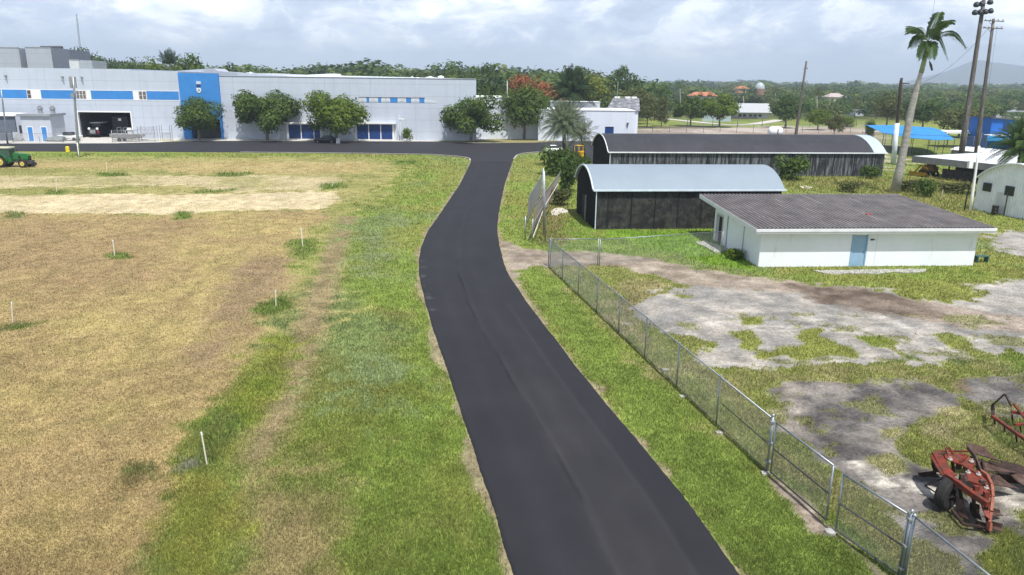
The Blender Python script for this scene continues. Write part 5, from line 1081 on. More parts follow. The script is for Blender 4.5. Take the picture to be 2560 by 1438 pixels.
palmtree('edge_palm','dark shaggy palm at the right edge above the white hut',2568,470,2560,378,.4,34,4.0,60,'palm',.8,barkd,Y=84,drp=.25,low=-.9,seed=7)
palmtree('distant_palm','dark palm rising from the trees behind the warehouse roof',424,200,424,162,.25,26,4.6,20,'vdark',1.1,barkp,Y=225,drp=.15,low=0,seed=9)
palmtree('hidden_palm','yellowish small palm directly behind the silver palm',1462,385,1452,342,.2,16,3.4,26,'olive',.8,barkd,Y=128,drp=.2,low=-.9,seed=11)
for i_,(bx,Y,cy,sd) in enumerate(((1700,330,222,1),(1655,300,232,2),(2190,300,262,3),(2136,310,272,4),(1858,330,240,5),(2042,300,240,6),(2425,330,262,7),(2440,335,266,8),(2180,430,244,9),(1938,420,232,10))):
    lbs=('pale palm above the left green park tree','tall thin palm behind the sparse pale tree','palm left of the leaning dark pole','palm beside the pale roofed villa','palm in front of the distant dome','palm in the thicket right of the brown pole','left palm of the pair between the two tall poles','right palm of the pair between the two tall poles','distant palm under the mountain foot','distant palm left of the dome')
    palmtree('small_palm',lbs[i_],bx,300,bx,cy,.22,8,4.6,14,'olive' if i_%2 else 'palm',1.3,barkp,Y=Y,drp=.2,low=-.4,seed=20+sd)

# ------------------------------------------------------------------ far wood: one mass
def forest():
    r=np.random.default_rng(5); T=[]
    for s in range(6):
        rr_=random.Random(s+40); bl=[(0,0,.60,.34)]+[(math.cos(q_*2.4)*.30,math.sin(q_*2.4)*.30,.55+rr_.uniform(-.12,.20),rr_.uniform(.17,.25)) for q_ in range(7)]
        T.append(leafcloud(bl,430,.11,s+70,squash=.85)[0])
    Vs=[];Cs=[]; cnt=0
    pal=np.array([(.040,.070,.020),(.050,.085,.022),(.065,.105,.024),(.085,.115,.03),(.035,.06,.022),(.10,.115,.04)])
    def addt(x,y,h,w_,c,lod):
        nonlocal cnt
        V=T[r.integers(6)].reshape(-1,4,3)
        if lod<1: V=V[r.choice(len(V),int(len(V)*lod),replace=False)]; V=V.mean(1,keepdims=True)+(V-V.mean(1,keepdims=True))*(1/lod)**.5
        a=r.uniform(0,6.28); ca,sa=math.cos(a),math.sin(a); q=V.copy(); q[...,0],q[...,1]=V[...,0]*ca-V[...,1]*sa,V[...,0]*sa+V[...,1]*ca
        q=q*np.array([w_,w_,h])+np.array([x,y,0]); Vs.append(q.reshape(-1,3)); cc=c*r.uniform(.8,1.2); Cs.append(np.tile(cc,(q.shape[0]*4,1))*np.repeat(r.uniform(.75,1.3,q.shape[0]),4)[:,None]); cnt+=1
    # front belt on the right, in front of houses; denser behind
    for Y0,Y1,n,h0,h1,xa,xb in ((225,330,170,12,16.5,-.34,.17),(285,420,330,4.5,9.5,.10,.80),(330,520,360,16.5,21.5,-.95,.12),(420,650,520,7,12,.1,.85),(520,1000,600,20,27,-.95,.08),(650,1000,420,10,15,.1,.9),(1000,1700,700,14,22,-.95,.9),(1700,3200,620,20,28,-.95,.95)):
        for _ in range(n):
            y=r.uniform(Y0,Y1); x=r.uniform(xa,xb)*y; 
            if Y0==285 and x/y>.10 and r.random()<.25: continue
            px_=1280+1850*x/y
            if Y0==285 and 1840<px_<1945 and y<345: continue
            h=r.uniform(h0,h1)*r.choice([.8,.92,1.0,1.08]); 
            if x/y<-.28 and Y0==520: h*=.95
            w_=h*r.uniform(.9,1.4)*(1 if Y0<600 else 1.4)*(1 if Y0<1600 else 1.6); k=r.integers(6) if y<1000 else r.integers(4)
            addt(x,y,h,w_,pal[k]*(1.5 if x/y>.1 and y<900 else 1.45),1 if Y0<400 else (.7 if Y0<900 else .4))
    V=np.concatenate(Vs); C=np.concatenate(Cs)
    m=leafmat('far_leaf',(.05,.08,.02),(.08,.12,.03)); t=m.node_tree; b=t.nodes['Principled BSDF']; va=N(t,'ShaderNodeVertexColor',layer_name='col'); 
    t.links.new(va.outputs[0],b.inputs['Base Color'])
    for n in t.nodes:
        if n.type=='BSDF_TRANSLUCENT': t.links.new(va.outputs[0],n.inputs[0])
    o=npmesh('distant_woodland',V,np.arange(len(V)).reshape(-1,4),C,m); tag(o,'continuous belt of distant tropical woodland out to the horizon','woodland',kind='stuff')
forest()
# mountain
mb=MB(); nx_=60; Ym=5300; V=[]
prof=[(2150,216),(2260,208),(2300,199),(2340,187),(2380,176),(2410,163),(2425,154),(2445,150),(2480,155),(2520,160),(2560,166),(2650,176),(2760,196),(2850,214)]
top=[]
for k in range(nx_+1):
    px_=2150+700*k/nx_
    for (a0,b0),(a1,b1) in zip(prof,prof[1:]):
        if a0<=px_<=a1: py_=b0+(b1-b0)*(px_-a0)/(a1-a0); break
    top.append(aty(px_,py_+random.uniform(-.8,.8),Ym))
rows=9
for j in range(rows+1):
    f=j/rows
    for k,p in enumerate(top): V.append((p.x+random.uniform(-12,12)*(1-f),Ym-900*(1-f)**1.0,max(-2,(p.z)*f**1.3+random.uniform(-5,5)*(f*(1-f)*4)) if f>0 else -3))
for k,p in enumerate(top): V.append((p.x,Ym+900,-3))
F=[(j*(nx_+1)+k,j*(nx_+1)+k+1,(j+1)*(nx_+1)+k+1,(j+1)*(nx_+1)+k) for j in range(rows+1) for k in range(nx_)]
o=mesh_obj('mountain',V,F,mat('mountain_scrub',(.035,.05,.035),.95,var=.3,vs=.008)); o['kind']='structure'; 
# ------------------------------------------------------------------ houses and park things
tile=mat('terracotta_tile',(.42,.18,.10),.85,var=.25,vs=.8); stucco=mat('pale_stucco',(.55,.53,.5),.9)
def villa(label,px0,px1,pyt,pye,Y,wallh,roofm,hip=.25,dp=10):
    a=aty(px0,pye,Y); b_=aty(px1,pye,Y); t_=aty((px0+px1)/2,pyt,Y+dp/2); r_=thing('villa',label,'house',(a.x,Y,0)); w_=b_.x-a.x; e=a.z; z=t_.z
    mb=MB(); mb.add([(0,0,e),(w_,0,e),(w_,dp,e),(0,dp,e),(w_*hip,dp/2,z),(w_*(1-hip),dp/2,z)],[(0,1,5,4),(1,2,5),(2,3,4,5),(3,0,4),(3,2,1,0)]); part('roof',mb,roofm,r_)
    mb=MB(); mb.box(.6,w_-.6,.6,dp-.6,0,e-.003); part('wall',mb,stucco,r_)
    mb=MB()
    for k in range(3): x=w_*(.2+.27*k); mb.box(x,x+1.2,.53,.597,e-2.2,e-.9)
    part('window',mb,glassd,r_); return r_
r_=villa('villa with long terracotta hip roof above the green park trees',1728,1798,230,240,345,0,tile,.22); 
for k,x in enumerate((.33,.66)):
    w_=12; mb=MB(); e=aty(1728,238,345).z; mb.add([(x*13-1.5,-.6,e+.1),(x*13+1.5,-.6,e+.1),(x*13,-.6,e+1.6),(x*13,4,e+1.6)],[(0,1,2),(0,2,3),(1,3,2)]); part('dormer',mb,tile,r_)
villa('small terracotta roofed villa left of the grey dome',1845,1875,215,222,480,0,tile,.3); villa('lower terracotta roof below the grey dome',1846,1860,226,233,440,0,tile,.3,6)
villa('villa with pale brown tiled roof right of the brown pole',2071,2118,233,243,430,0,mat('pale_tile',(.42,.36,.33),.85),.3)
dP=Vector((aty(1899,222,500).x,500,0)); dm=thing('dome_building','grey glazed dome on a brick drum among the trees','building',dP); zc=aty(1899,222,500).z; rD=3.2
mb=MB(); mb.lathe([(rD*1.02,0),(rD*1.02,zc)],n=20); part('drum',mb,mat('drum_weathered_brick',(.26,.17,.12),.9),dm); mb=MB(); mb.lathe([(rD*math.cos(a),zc+1.25*rD*math.sin(a)) for a in [k*math.pi/16 for k in range(9)]],n=20); part('dome',mb,mat('dome_grey',(.40,.45,.47),.4,var=.2,vs=2),dm,smooth=False)
# grey park house with arches, terrace and wall
P=at(1850,296); gh=thing('grey_park_house','long low grey house with dark arched openings in the park','house',P,0)
def gf(px,py): return hit(px,py,P,Vector((1,0,0)))
x0,x1=gf(1842,270)[0],gf(1926,270)[0]; z=gf(1880,259)[1]; z2=gf(1880,281)[1]
mb=MB(); mb.add([(x0-.5,-.8,z2),(x1+.5,-.8,z2),(x1+.5,4,z),(x0-.5,4,z),(x0-.5,-.8,z2-.2),(x1+.5,-.8,z2-.2),(x1+.5,4,z-.2),(x0-.5,4,z-.2)],[(0,1,2,3),(7,6,5,4),(0,4,5,1),(1,5,6,2),(2,6,7,3),(3,7,4,0)]); part('roof',mb,mat('grey_sheet_roof',(.40,.41,.43),.7,var=.06),gh)
mb=MB(); mb.box(x0,x1,.3,8,0,z2-.21); part('wall',mb,mat('house_grey_wall',(.46,.47,.48),.85,var=.05),gh)
for p in (1851,1862,1877,1889,1901):
    x=gf(p,285)[0]; w_=.62; mb=MB(); zz=z2-.7; pts=[(x-w_,.27,.6),(x+w_,.27,.6),(x+w_,.27,zz-.4),(x+w_*.7,.27,zz-.1),(x,.27,zz),(x-w_*.7,.27,zz-.1),(x-w_,.27,zz-.4)]; mb.plate([Vector(q) for q in pts],-.04); part('arched_opening',mb,glassd,gh)
mb=MB(); mb.box(x0-6,x1-6,-4.2,-4.0,0,.9); part('terrace_wall',mb,darkst,gh)
P=at(1755,303.5); Q=at(1822,303.5); z=aty(1790,284,P.y).z; mb=MB(); mb.box(0,(Q-P).x,0,.3,-.1,z); mb.box(-.05,(Q-P).x+.05,-.05,.35,z+.003,z+.08); o=part('garden_wall',mb,mat('blue_grey_render',(.38,.46,.48),.85,var=.05)); o.location=P; tag(o,'plain blue-grey garden wall behind the bright park tree','wall')
# far right low buildings
for lb,p0,p1,pt,Y,cc in (('long grey far building beyond the blue building',2492,2600,280,330,(.42,.42,.42)),('white cube house between the two tall poles',2430,2452,279,320,(.6,.6,.6)),('small white hut among trees left of the leaning dark pole',2140,2160,277,330,(.55,.58,.62)),('low white building at the right skyline',2510,2540,270,380,(.6,.6,.6))):
    a=aty(p0,pt,Y); b_=aty(p1,pt,Y); r_=thing('far_building',lb,'building',(a.x,Y,0)); w_=b_.x-a.x; mb=MB(); mb.box(0,w_,0,8,0,a.z); part('wall',mb,mat('far_wall',cc,.9,var=.15,vs=.4),r_); mb=MB(); mb.box(-.3,w_+.3,-.4,8.4,a.z+.003,a.z+.35); part('roof',mb,greyroof,r_)
    mb=MB(); n=max(1,int(w_/4))
    for k in range(n): mb.box(w_*(k+.3)/n,w_*(k+.6)/n,-.05,-.003,a.z*.35,a.z*.75)
    part('window',mb,glassd,r_)
# path in the park (ribbon)
pth=[at(x,y) for x,y in ((1560,291),(1640,295),(1700,301),(1770,308),(1830,313),(1880,311),(1915,306),(1950,300))]; mb=MB()
for k,p in enumerate(pth):
    d=(pth[min(k+1,len(pth)-1)]-pth[max(k-1,0)]).normalized(); nrm=Vector((-d.y,d.x,0))*2.2; mb.v+= [tuple(p+nrm+Vector((0,0,.03))),tuple(p-nrm+Vector((0,0,.03)))]
mb.f=[(2*k,2*k+1,2*k+3,2*k+2) for k in range(len(pth)-1)]; o=part('path',mb,mat('pale_path',(.5,.47,.42),.9)); o['kind']='structure'
# white tank trailer
P=at(1938,344); P=Vector((aty(1938,330,120).x,120,0)); tt=thing('white_tank','small white rounded tank behind the long dark hut','tank',P); zc=aty(1938,329,120).z
mb=MB(); mb.lathe([(.01,-1.1),(.55,-1.05),(.75,-.8),(.8,0),(.75,.8),(.55,1.05),(.01,1.1)],(0,0,zc),'x',n=16); part('tank_body',mb,whitep,tt,smooth=True)
mb=MB(); 
for x in (-.8,.8): mb.box(x-.08,x+.08,-.5,.5,0,zc-.5)
part('stand',mb,galv2,tt); mb=MB(); mb.box(.1,.22,-.86,-.80,zc-.6,zc+.5); part('ladder_strip',mb,darkst,tt)
# ------------------------------------------------------------------ vehicles
def wheel(par,x,y,z,r,wd,hub,name='wheel',hubr=.6):
    mb=MB(); w_=thing('x','x','x'); bpy.data.objects.remove(w_)
    mb.lathe([(r*hubr,-wd/2),(r*.93,-wd/2),(r,-wd*.35),(r,wd*.35),(r*.93,wd/2),(r*hubr,wd/2),(r*hubr,-wd/2)],(x,y,z),'y',n=26); t_=part('tyre',mb,tyre,None,smooth=False); 
    e=bpy.data.objects.new(name,None); col.objects.link(e); e.parent=par; t_.parent=e
    mb=MB(); mb.lathe([(r*hubr,-wd*.35),(r*hubr*.9,-wd*.2),(r*.25,-wd*.25),(r*.2,-wd*.4),(.01,-wd*.42)],(x,y,z),'y',n=20); mb.lathe([(r*hubr,wd*.35),(r*hubr*.9,wd*.2),(r*.2,wd*.25),(.01,wd*.3)],(x,y,z),'y',n=20); h=part('rim',mb,hub,e,smooth=False); return e
green=mat('tractor_green',(.018,.145,.035),.35,var=.15,vs=3,coat=.3); yel=mat('wheel_yellow',(.62,.50,.12),.5,var=.1); cream=mat('cab_roof_cream',(.55,.54,.38),.7)
TPp=at(20,416.5); tr=thing('tractor','green tractor with yellow wheels parked on the field edge','tractor',Vector((at(12,417).x,at(12,417).y,0)),0.02)
# local x forward (to the right), y depth; rear axle at x=0
wheel(tr,0,-.75,.82,.86,.42,yel); wheel(tr,0,.85,.82,.86,.42,yel); wheel(tr,2.95,-.70,.56,.56,.32,yel); wheel(tr,2.95,.75,.56,.56,.32,yel)
mb=MB(); mb.add([(1.55,-.38,1.05),(3.55,-.36,1.0),(3.62,-.34,1.55),(3.35,-.34,1.82),(1.55,-.40,1.95),(1.55,.42,1.05),(3.55,.40,1.0),(3.62,.38,1.55),(3.35,.38,1.82),(1.55,.44,1.95)],[(0,1,2,3,4),(9,8,7,6,5),(0,5,6,1),(1,6,7,2),(2,7,8,3),(3,8,9,4),(4,9,5,0)]); part('bonnet',mb,green,tr,bev=.03)
mb=MB(); mb.box(3.57,3.66,-.26,.30,1.02,1.5); mb.box(2.3,2.6,-.415,-.38,1.1,1.6); part('grille',mb,black,tr)
mb=MB(); mb.box(-.2,3.2,-.28,.32,.62,1.04); mb.box(3.2,4.0,-.35,.38,.45,.95); part('chassis',mb,darkst,tr)
mb=MB(); mb.lathe([(.01,-.3),(.28,-.28),(.30,.0),(.28,.28),(.01,.3)],(4.05,.0,.42),'y',n=14); part('front_weight',mb,black,tr)
mb=MB()
for y0,y1 in ((-1.0,-.5),(.6,1.1)):
    n=12; V=[]
    for k in range(n+1):
        a=math.pi*(.02+.86*k/n); V+=[(-math.cos(a)*1.02*-1 if False else math.cos(a)*1.02,y0,.82+math.sin(a)*1.0),(math.cos(a)*1.02,y1,.82+math.sin(a)*1.0),(math.cos(a)*.96,y0,.82+math.sin(a)*.94),(math.cos(a)*.96,y1,.82+math.sin(a)*.94)]
    F=[]
    for k in range(n): o=4*k; F+=[(o,o+1,o+5,o+4),(o+2,o+6,o+7,o+3),(o,o+4,o+6,o+2),(o+1,o+3,o+7,o+5)]
    F+=[(0,2,3,1),(4*n,4*n+1,4*n+3,4*n+2)]; mb.add(V,F)
part('mudguard',mb,green,tr)
mb=MB(); mb.box(.75,1.5,-.62,.66,.72,1.25); part('step_panel',mb,green,tr)
mb=MB()
for x,xt in ((-.55,-.5),(.35,.35),(1.5,1.15)):
    for y in (-.66,.7): mb.bar((x,y,1.2),(xt,y,2.55),.07)
part('cab_post',mb,green,tr)
mb=MB(); mb.box(-.5,1.25,-.6,.64,1.25,2.45); part('cab_glass',mb,mat('cab_glass_tint',(.06,.09,.09),.15,var=.3,spec=.6),tr)
mb=MB(); mb.box(-.75,1.35,-.74,.78,2.55,2.72); part('cab_roof',mb,cream,tr,bev=.05)
mb=MB(); mb.tube([(1.9,.2,1.8),(1.9,.2,2.35)],.04,8); part('exhaust_pipe',mb,black,tr)
# black car
def car(label,P,rz,bodym,ln=4.6,wd=1.8,h=1.42,name='parked_car',hb=.8):
    c=thing(name,label,'car',P,rz); mb=MB(); n=12
    sec=[(-ln/2,.45,.62,.40),(-ln/2+.1,.50,.80,.86),(-ln*.30,.30,.92,.98),(-ln*.05,.28,.95,1),(ln*.22,.28,.95,1),(ln*.42,.35,.85,.95),(ln/2-.05,.4,.72,.82),(ln/2,.45,.6,.5)]
    V=[]
    for x,z0,z1,w_ in sec:
        y=wd/2*w_; V+=[(x,-y,z0),(x,-y*1.02,(z0+z1)/2),(x,-y*.92,z1),(x,y*.92,z1),(x,y*1.02,(z0+z1)/2),(x,y,z0)]
    F=[]
    for k in range(len(sec)-1):
        for q in range(6): F.append((k*6+q,k*6+(q+1)%6,(k+1)*6+(q+1)%6,(k+1)*6+q))
    F+=[tuple(range(6)),tuple(reversed(range(len(sec)*6-6,len(sec)*6)))]; mb.add(V,F); part('body',mb,bodym,c,smooth=True)
    mb=MB(); a=wd/2*.86; b_=wd/2*.68; z0=.92
    mb.add([(-ln*.36,-a,z0),(ln*.2,-a,z0),(ln*.03,-b_,h-.04),(-ln*.22,-b_,h-.04),(-ln*.36,a,z0),(ln*.2,a,z0),(ln*.03,b_,h-.04),(-ln*.22,b_,h-.04)],[(0,1,2,3),(7,6,5,4),(1,5,6,2),(4,0,3,7)]); part('window',mb,glassd,c)
    mb=MB(); mb.add([(-ln*.24,-b_*1.02,h-.05),(ln*.05,-b_*1.02,h-.05),(ln*.05,b_*1.02,h-.05),(-ln*.24,b_*1.02,h-.05),(-ln*.2,-b_*.85,h),(ln*.02,-b_*.85,h),(ln*.02,b_*.85,h),(-ln*.2,b_*.85,h)],[(4,5,6,7),(0,1,5,4),(1,2,6,5),(2,3,7,6),(3,0,4,7),(3,2,1,0)]); part('roof',mb,bodym,c)
    for x in (-ln*.30,ln*.30):
        for y in (-wd*.46,wd*.46): wheel(c,x,y,.33,.33,.22,galv)
    for y in (-wd*.34,wd*.34):
        mb=MB(); mb.box(ln/2-.06,ln/2+.01,y-.18,y+.18,.56,.68); part('headlight',mb,whitep,c)
        mb=MB(); mb.box(-ln/2-.01,-ln/2+.08,y-.18,y+.18,.62,.74); part('tail_light',mb,mat('tail_red',(.3,.01,.01),.4),c)
    return c
car('black car parked in the shade of the bright green tree',at(815,357),math.pi*.96,black,4.7,1.85,1.45)
o=MB(); o.box(-.35,.35,-.06,.06,-.05,1.0); o.box(-.42,.42,-.1,.1,1.0,1.06); p_=part('low_sign_post',o,mat('post_grey',(.55,.55,.56),.8)); p_.location=at(846,359.5); tag(p_,'short grey marker post at the kerb right of the black car','post')
# jeep-like truck with pale roof inside the garage and dark truck beside it
P=at(232,346); tk_=thing('black_truck','black truck with pale roof facing out of the garage','truck',Vector((at(233,345).x,WP.y+(at(233,345).x-WP.x)*.06+1.2,0)),math.atan2(WU.y,WU.x))
mb=MB(); mb.box(-1.15,1.15,0,4.4,.7,2.0); mb.box(-1.2,1.2,-.35,.0,.55,1.0); part('body',mb,black,tk_,bev=.06)
mb=MB(); mb.box(-1.0,1.0,1.3,4.3,2.0,2.9); part('cab',mb,glassd,tk_,bev=.1); mb=MB(); mb.box(-1.1,1.1,1.1,4.4,2.92,3.08); part('roof',mb,mat('cream_roof',(.6,.6,.55),.6),tk_,bev=.04)
mb=MB(); mb.box(-.55,.55,-.38,-.36,.9,1.6); 
for k in range(6): mb.box(-.5+.17*k,-.43+.17*k,-.05,-.01,1.1,1.75)
part('grille',mb,galv2,tk_)
for x in (-.82,.82):
    mb=MB(); mb.lathe([(.01,-.1),(.24,-.08),(.27,.05),(.2,.1)],(x,0,1.85),'y',n=14); part('headlight',mb,whitep,tk_)
mb=MB(); mb.box(.8,1.15,-.06,-.005,.9,1.4); part('marker_light',mb,mat('red_lens',(.4,.02,.03),.4),tk_)
for x in (-.95,.95): 
    for y in (.6,3.6):
        mb=MB(); mb.lathe([(.2,-.15),(.45,-.15),(.48,0),(.45,.15),(.2,.15)],(x,y,.48),'x',n=20); part('wheel',mb,tyre,tk_)
t2=thing('dark_truck','tall dark box truck deep in the garage beside the black truck','truck',tk_.location+WU*4.6+Vector((0,2,0)),math.atan2(WU.y,WU.x)); dm_=mat('dull_black',(.02,.02,.024),.7)
mb=MB(); mb.box(-1.6,1.6,0,7,.8,4.3); part('body',mb,dm_,t2,bev=.08); mb=MB(); mb.box(-.3,.3,-.02,.01,3.4,3.9); part('marker_light',mb,whitep,t2)
for x in (-1.2,1.2):
    mb=MB(); mb.lathe([(.2,-.2),(.5,-.2),(.55,0),(.5,.2),(.2,.2)],(x,.9,.55),'x',n=20); part('wheel',mb,tyre,t2)
# boat on trailer, cages
bt=thing('boat','grey open boat on a trailer in front of the garage corner','boat',at(322,354),0.03); gb=mat('boat_grey',(.38,.38,.37),.5,var=.15)
mb=MB(); V=[]
for x,w_,k0 in ((-3.2,.95,.75),(-1.5,1.1,.65),(.5,1.1,.62),(2.2,.8,.75),(3.3,.05,1.15)): V+=[(x,-w_,1.5),(x,-w_*.75,k0+.1),(x,0,k0-.1),(x,w_*.75,k0+.1),(x,w_,1.5)]
F=[(5*k+q,5*k+q+1,5*k+6+q,5*k+5+q) for k in range(4) for q in range(4)]+[(0,1,2,3,4)]+[(5*k+4,5*k,5*k+5,5*k+9) for k in range(4)]; mb.add(V,F); part('hull',mb,gb,bt)
mb=MB(); mb.box(.2,1.0,-.4,.4,1.5,2.2); mb.plate([(0,-.5,2.2),(1.1,-.5,2.2),(.9,-.3,2.7),(.2,-.3,2.7)],.05); part('console',mb,mat('console_white',(.6,.6,.58),.5),bt)
mb=MB(); 
for x in (-1.6,-.4): mb.tube([(x,-.8,1.5),(x,-.8,2.7),(x,.8,2.7),(x,.8,1.5)],.05,6)
part('hoop',mb,galv,bt); mb=MB(); mb.bar((-3.2,0,.4),(3.8,0,.4),.12); mb.bar((-1.5,-1,.4),(-1.5,1,.4),.1); mb.bar((1,-.9,.4),(1,.9,.4),.1); part('trailer_frame',mb,galv,bt)
for y in (-1.05,1.05): mb=MB(); mb.lathe([(.1,-.1),(.33,-.1),(.36,0),(.33,.1),(.1,.1)],(-1.3,y,.36),'y',n=18); part('trailer_wheel',mb,tyre,bt)
def cage(label,P,w_,h,dep=1.2,n=5,plinth=None):
    c=thing('wire_cage',label,'cage',P,0.03); mb=MB()
    for x in (0,w_):
        for y in (0,dep): mb.tube([(x,y,0),(x,y,h)],.05,6)
    for z in (.15,h*.5): 
        for y in (0,dep): mb.tube([(0,y,z),(w_,y,z)],.035,6)
    part('frame',mb,galv2,c); mb=MB()
    for k in range(1,n*2):
        for y in (0,dep): mb.tube([(w_*k/(n*2),y,.15),(w_*k/(n*2),y,h*(.97 if w_>3 else .5))],.018,5)
    part('bars',mb,galv2,c)
    if plinth: mb=MB(); mb.box(-.2,w_+.2,-.15,.1,-.05,.16); part('plinth',mb,plinth,c)
    return c
cage('tall barred steel cage right of the boat',at(347,354.5),3.2,3.0,1.4,6); cage('small steel rack on a yellow painted kerb by the wall',at(402,353),2.0,3.1,1.0,4,mat('kerb_yellow',(.55,.5,.15),.8))
# low yard items behind the left fence
pu=thing('pickup_truck','white pickup partly hidden behind the yard fence','truck',at(172,352),.05); mb=MB(); mb.box(-2.6,2.4,-.9,.9,.5,1.05); part('body',mb,whitep,pu,bev=.08); mb=MB(); mb.box(-.6,1.0,-.8,.8,1.05,1.7); part('cab',mb,glassd,pu,bev=.12)
for x in (-1.6,1.5):
    for y in (-.85,.85): mb=MB(); mb.lathe([(.1,-.1),(.33,-.1),(.36,0),(.33,.1),(.1,.1)],(x,y,.36),'y',n=18); part('wheel',mb,tyre,pu)
rb_=thing('grey_dinghy','grey upturned dinghy between the shed and the pickup','boat',at(138,354),.1); mb=MB(); V=[]
for x,w_,z in ((-1.9,.3,.5),(-1,.75,.95),(.3,.85,1.1),(1.4,.8,1.05),(1.8,.75,.95)): V+=[(x,-w_,.25),(x,-w_*.7,z*.8),(x,0,z),(x,w_*.7,z*.8),(x,w_,.25)]
mb.add(V,[(5*k+q,5*k+q+1,5*k+6+q,5*k+5+q) for k in range(4) for q in range(4)]+[(0,1,2,3,4),(24,23,22,21,20)]); part('hull',mb,mat('dinghy_grey',(.2,.22,.22),.7,var=.2),rb_); mb=MB(); mb.box(-1.2,-1.1,-.7,.7,.0,.3); mb.box(1.2,1.3,-.7,.7,0,.3); part('trestle',mb,wood,rb_)
tp=thing('tarpaulin_heap','grey covered heap left of the blue shed doors','heap',at(55,353)); mb=MB(); mb.lathe([(1.6,0),(1.45,.5),(1.1,1.0),(.6,1.35),(.01,1.45)],n=12); mb.v=[(x*(1+.12*math.sin(z*9+x*5)),y,z*(1+.12*math.sin(x*4+y*3))) for x,y,z in mb.v]; part('tarpaulin',mb,mat('tarp_grey',(.24,.245,.25),.8,var=.3,vs=3),tp); mb=MB(); mb.box(-1.3,1.3,-.9,.9,-.02,.12); part('pallet',mb,wood,tp)
hy=thing('yellow_drum','small bright yellow drum at the far field edge','drum',at(170,381)); mb=MB(); mb.lathe([(.01,0),(.30,0),(.32,.1),(.30,.55),(.32,.6),(.28,.9),(.15,.98),(.01,1.0)],n=14); part('body',mb,mat('drum_yellow',(.75,.58,.02),.5),hy,smooth=False)
# forklift + white car nose near the palm
fk=thing('forklift','yellow forklift partly hidden behind the silver palm trunk','forklift',at(1445,396),2.2); fy=mat('forklift_yellow',(.72,.42,.01),.45)
mb=MB(); mb.box(-.9,.7,-.5,.5,.3,.95); mb.box(-.95,-.5,-.5,.5,.95,1.25); part('body',mb,fy,fk,bev=.05)
mb=MB(); 
for x in (-.75,.45):
    for y in (-.45,.45): mb.bar((x,y,.95),(x*.85,y,2.1),.07)
mb.box(-.75,.5,-.5,.5,2.1,2.16); part('overhead_guard',mb,fy,fk)
mb=MB(); 
for y in (-.3,.3): mb.box(.78,.9,y-.06,y+.06,.05,2.2); mb.box(.9,1.9,y-.06,y+.06,.05,.1)
part('mast',mb,darkst,fk)
for x in (-.6,.45):
    for y in (-.5,.5): mb=MB(); mb.lathe([(.05,-.1),(.26,-.1),(.28,0),(.26,.1),(.05,.1)],(x,y,.28),'y',n=16); part('wheel',mb,tyre,fk)
mb=MB(); mb.box(-.4,.1,-.25,.25,.95,1.05); mb.box(-.45,-.35,-.25,.25,1.05,1.5); part('seat',mb,black,fk)
car('white car half hidden behind the palm shrubs by the lot',at(1388,383),.1,whitep,3.9,1.7,1.4,name='white_car')
# small things near the long hut / lamp at warehouse wall
P=at(1002,353); lp=thing('wall_side_lamp','slender white lamp standard against the warehouse wall','lamp',P); q=aty(1002,298,P.y)-P; mb=MB(); mb.tube([(0,0,0),(0,0,q.z)],.07,8); part('pole',mb,whitep,lp); mb=MB(); mb.box(-.35,.9,-.2,.15,q.z-.1,q.z+.15); mb.tube([(-.05,0,q.z),(-.15,0,q.z+.9)],.05,6); part('lamp_head',mb,whitep,lp)
# ------------------------------------------------------------------ stakes
st_m=mat('pale_stake',(.70,.64,.54),.8,var=.1)
SK=[((517,1158),(506,1080),'nearest white stake, in the dark tuft at the lower left'),((32,808),(28,755),'stake at the left edge of the brown field'),((690,768),(688,727),'stake on the field edge, second up the line from the camera'),((757,616),(753,570),'stake in the green tuft, third up the field edge line'),((287,640),(281,600),'lone stake in the middle of the brown field'),((802,523),(801,496),'stake at the right end of the pale straw strip'),((831,468),(831,455),'short stake beyond the straw strip at the field edge'),((847,422),(846,404),'farthest stake of the field edge line'),((142,480),(139,447),'stake left, on the golden band before the tractor'),((267,432),(265,405),'stake on the far golden band right of the tractor')]
proto=None
for (b0,t0,lb) in SK:
    P=at(*b0); T=aty(*t0,P.y); h=T.z
    if proto is None:
        proto=thing('survey_stake',lb,'stake',P,0,'white stakes standing in the dry field'); mb=MB(); mb.box(-.021,.021,-.021,.021,-.1,1); part('stake_post',mb,st_m,proto); mb=MB(); mb.box(-.024,.024,-.024,.024,.90,1.003); part('painted_tip',mb,whitep,proto); o=proto
    else: o=copy_tree(proto); o.location=P; o['label']=lb
    o.scale=(1 if P.y<40 else 1.5,1,h); o.rotation_euler=(random.uniform(-.04,.04),(T.x-P.x)/h*1.0+random.uniform(-.03,.03),random.uniform(0,1))
for (b0,t0,lb) in (((2353,497),(2354,474),'short weathered post in the weeds before the machine shed'),((2132,478),(2133,462),'thin post in the grass left of the royal palm')):
    P=at(*b0); T=aty(*t0,P.y); o=thing('old_post',lb,'post',P); mb=MB(); mb.tube([(0,0,-.1),(.02,0,T.z)],.05,6); part('post_shaft',mb,mat('bleached_wood',(.5,.46,.38),.9),o); mb=MB(); mb.tube([(.02,0,T.z),(.02,0,T.z+.03)],.06,6); part('cap',mb,wood,o)
# ------------------------------------------------------------------ ploughs
red=mat('faded_red_paint',(.20,.032,.019),.6,var=.4,vs=6,bump=.3,streak=((4,4,4),(.085,.036,.022),.42,.60)); rust=mat('rusty_steel',(.075,.042,.032),.85,.1,var=.45,vs=5,bump=.4,streak=((3,3,3),(.16,.12,.10),.5,.75)); rustd=mat('dark_rust',(.04,.024,.02),.9,var=.4,vs=6)
PL=at(2400,1262); plw=thing('plough','rusty red reversible plough with black wheel on the old paving','plough',PL)
def q(px,py,z): return at(px,py,z)-PL
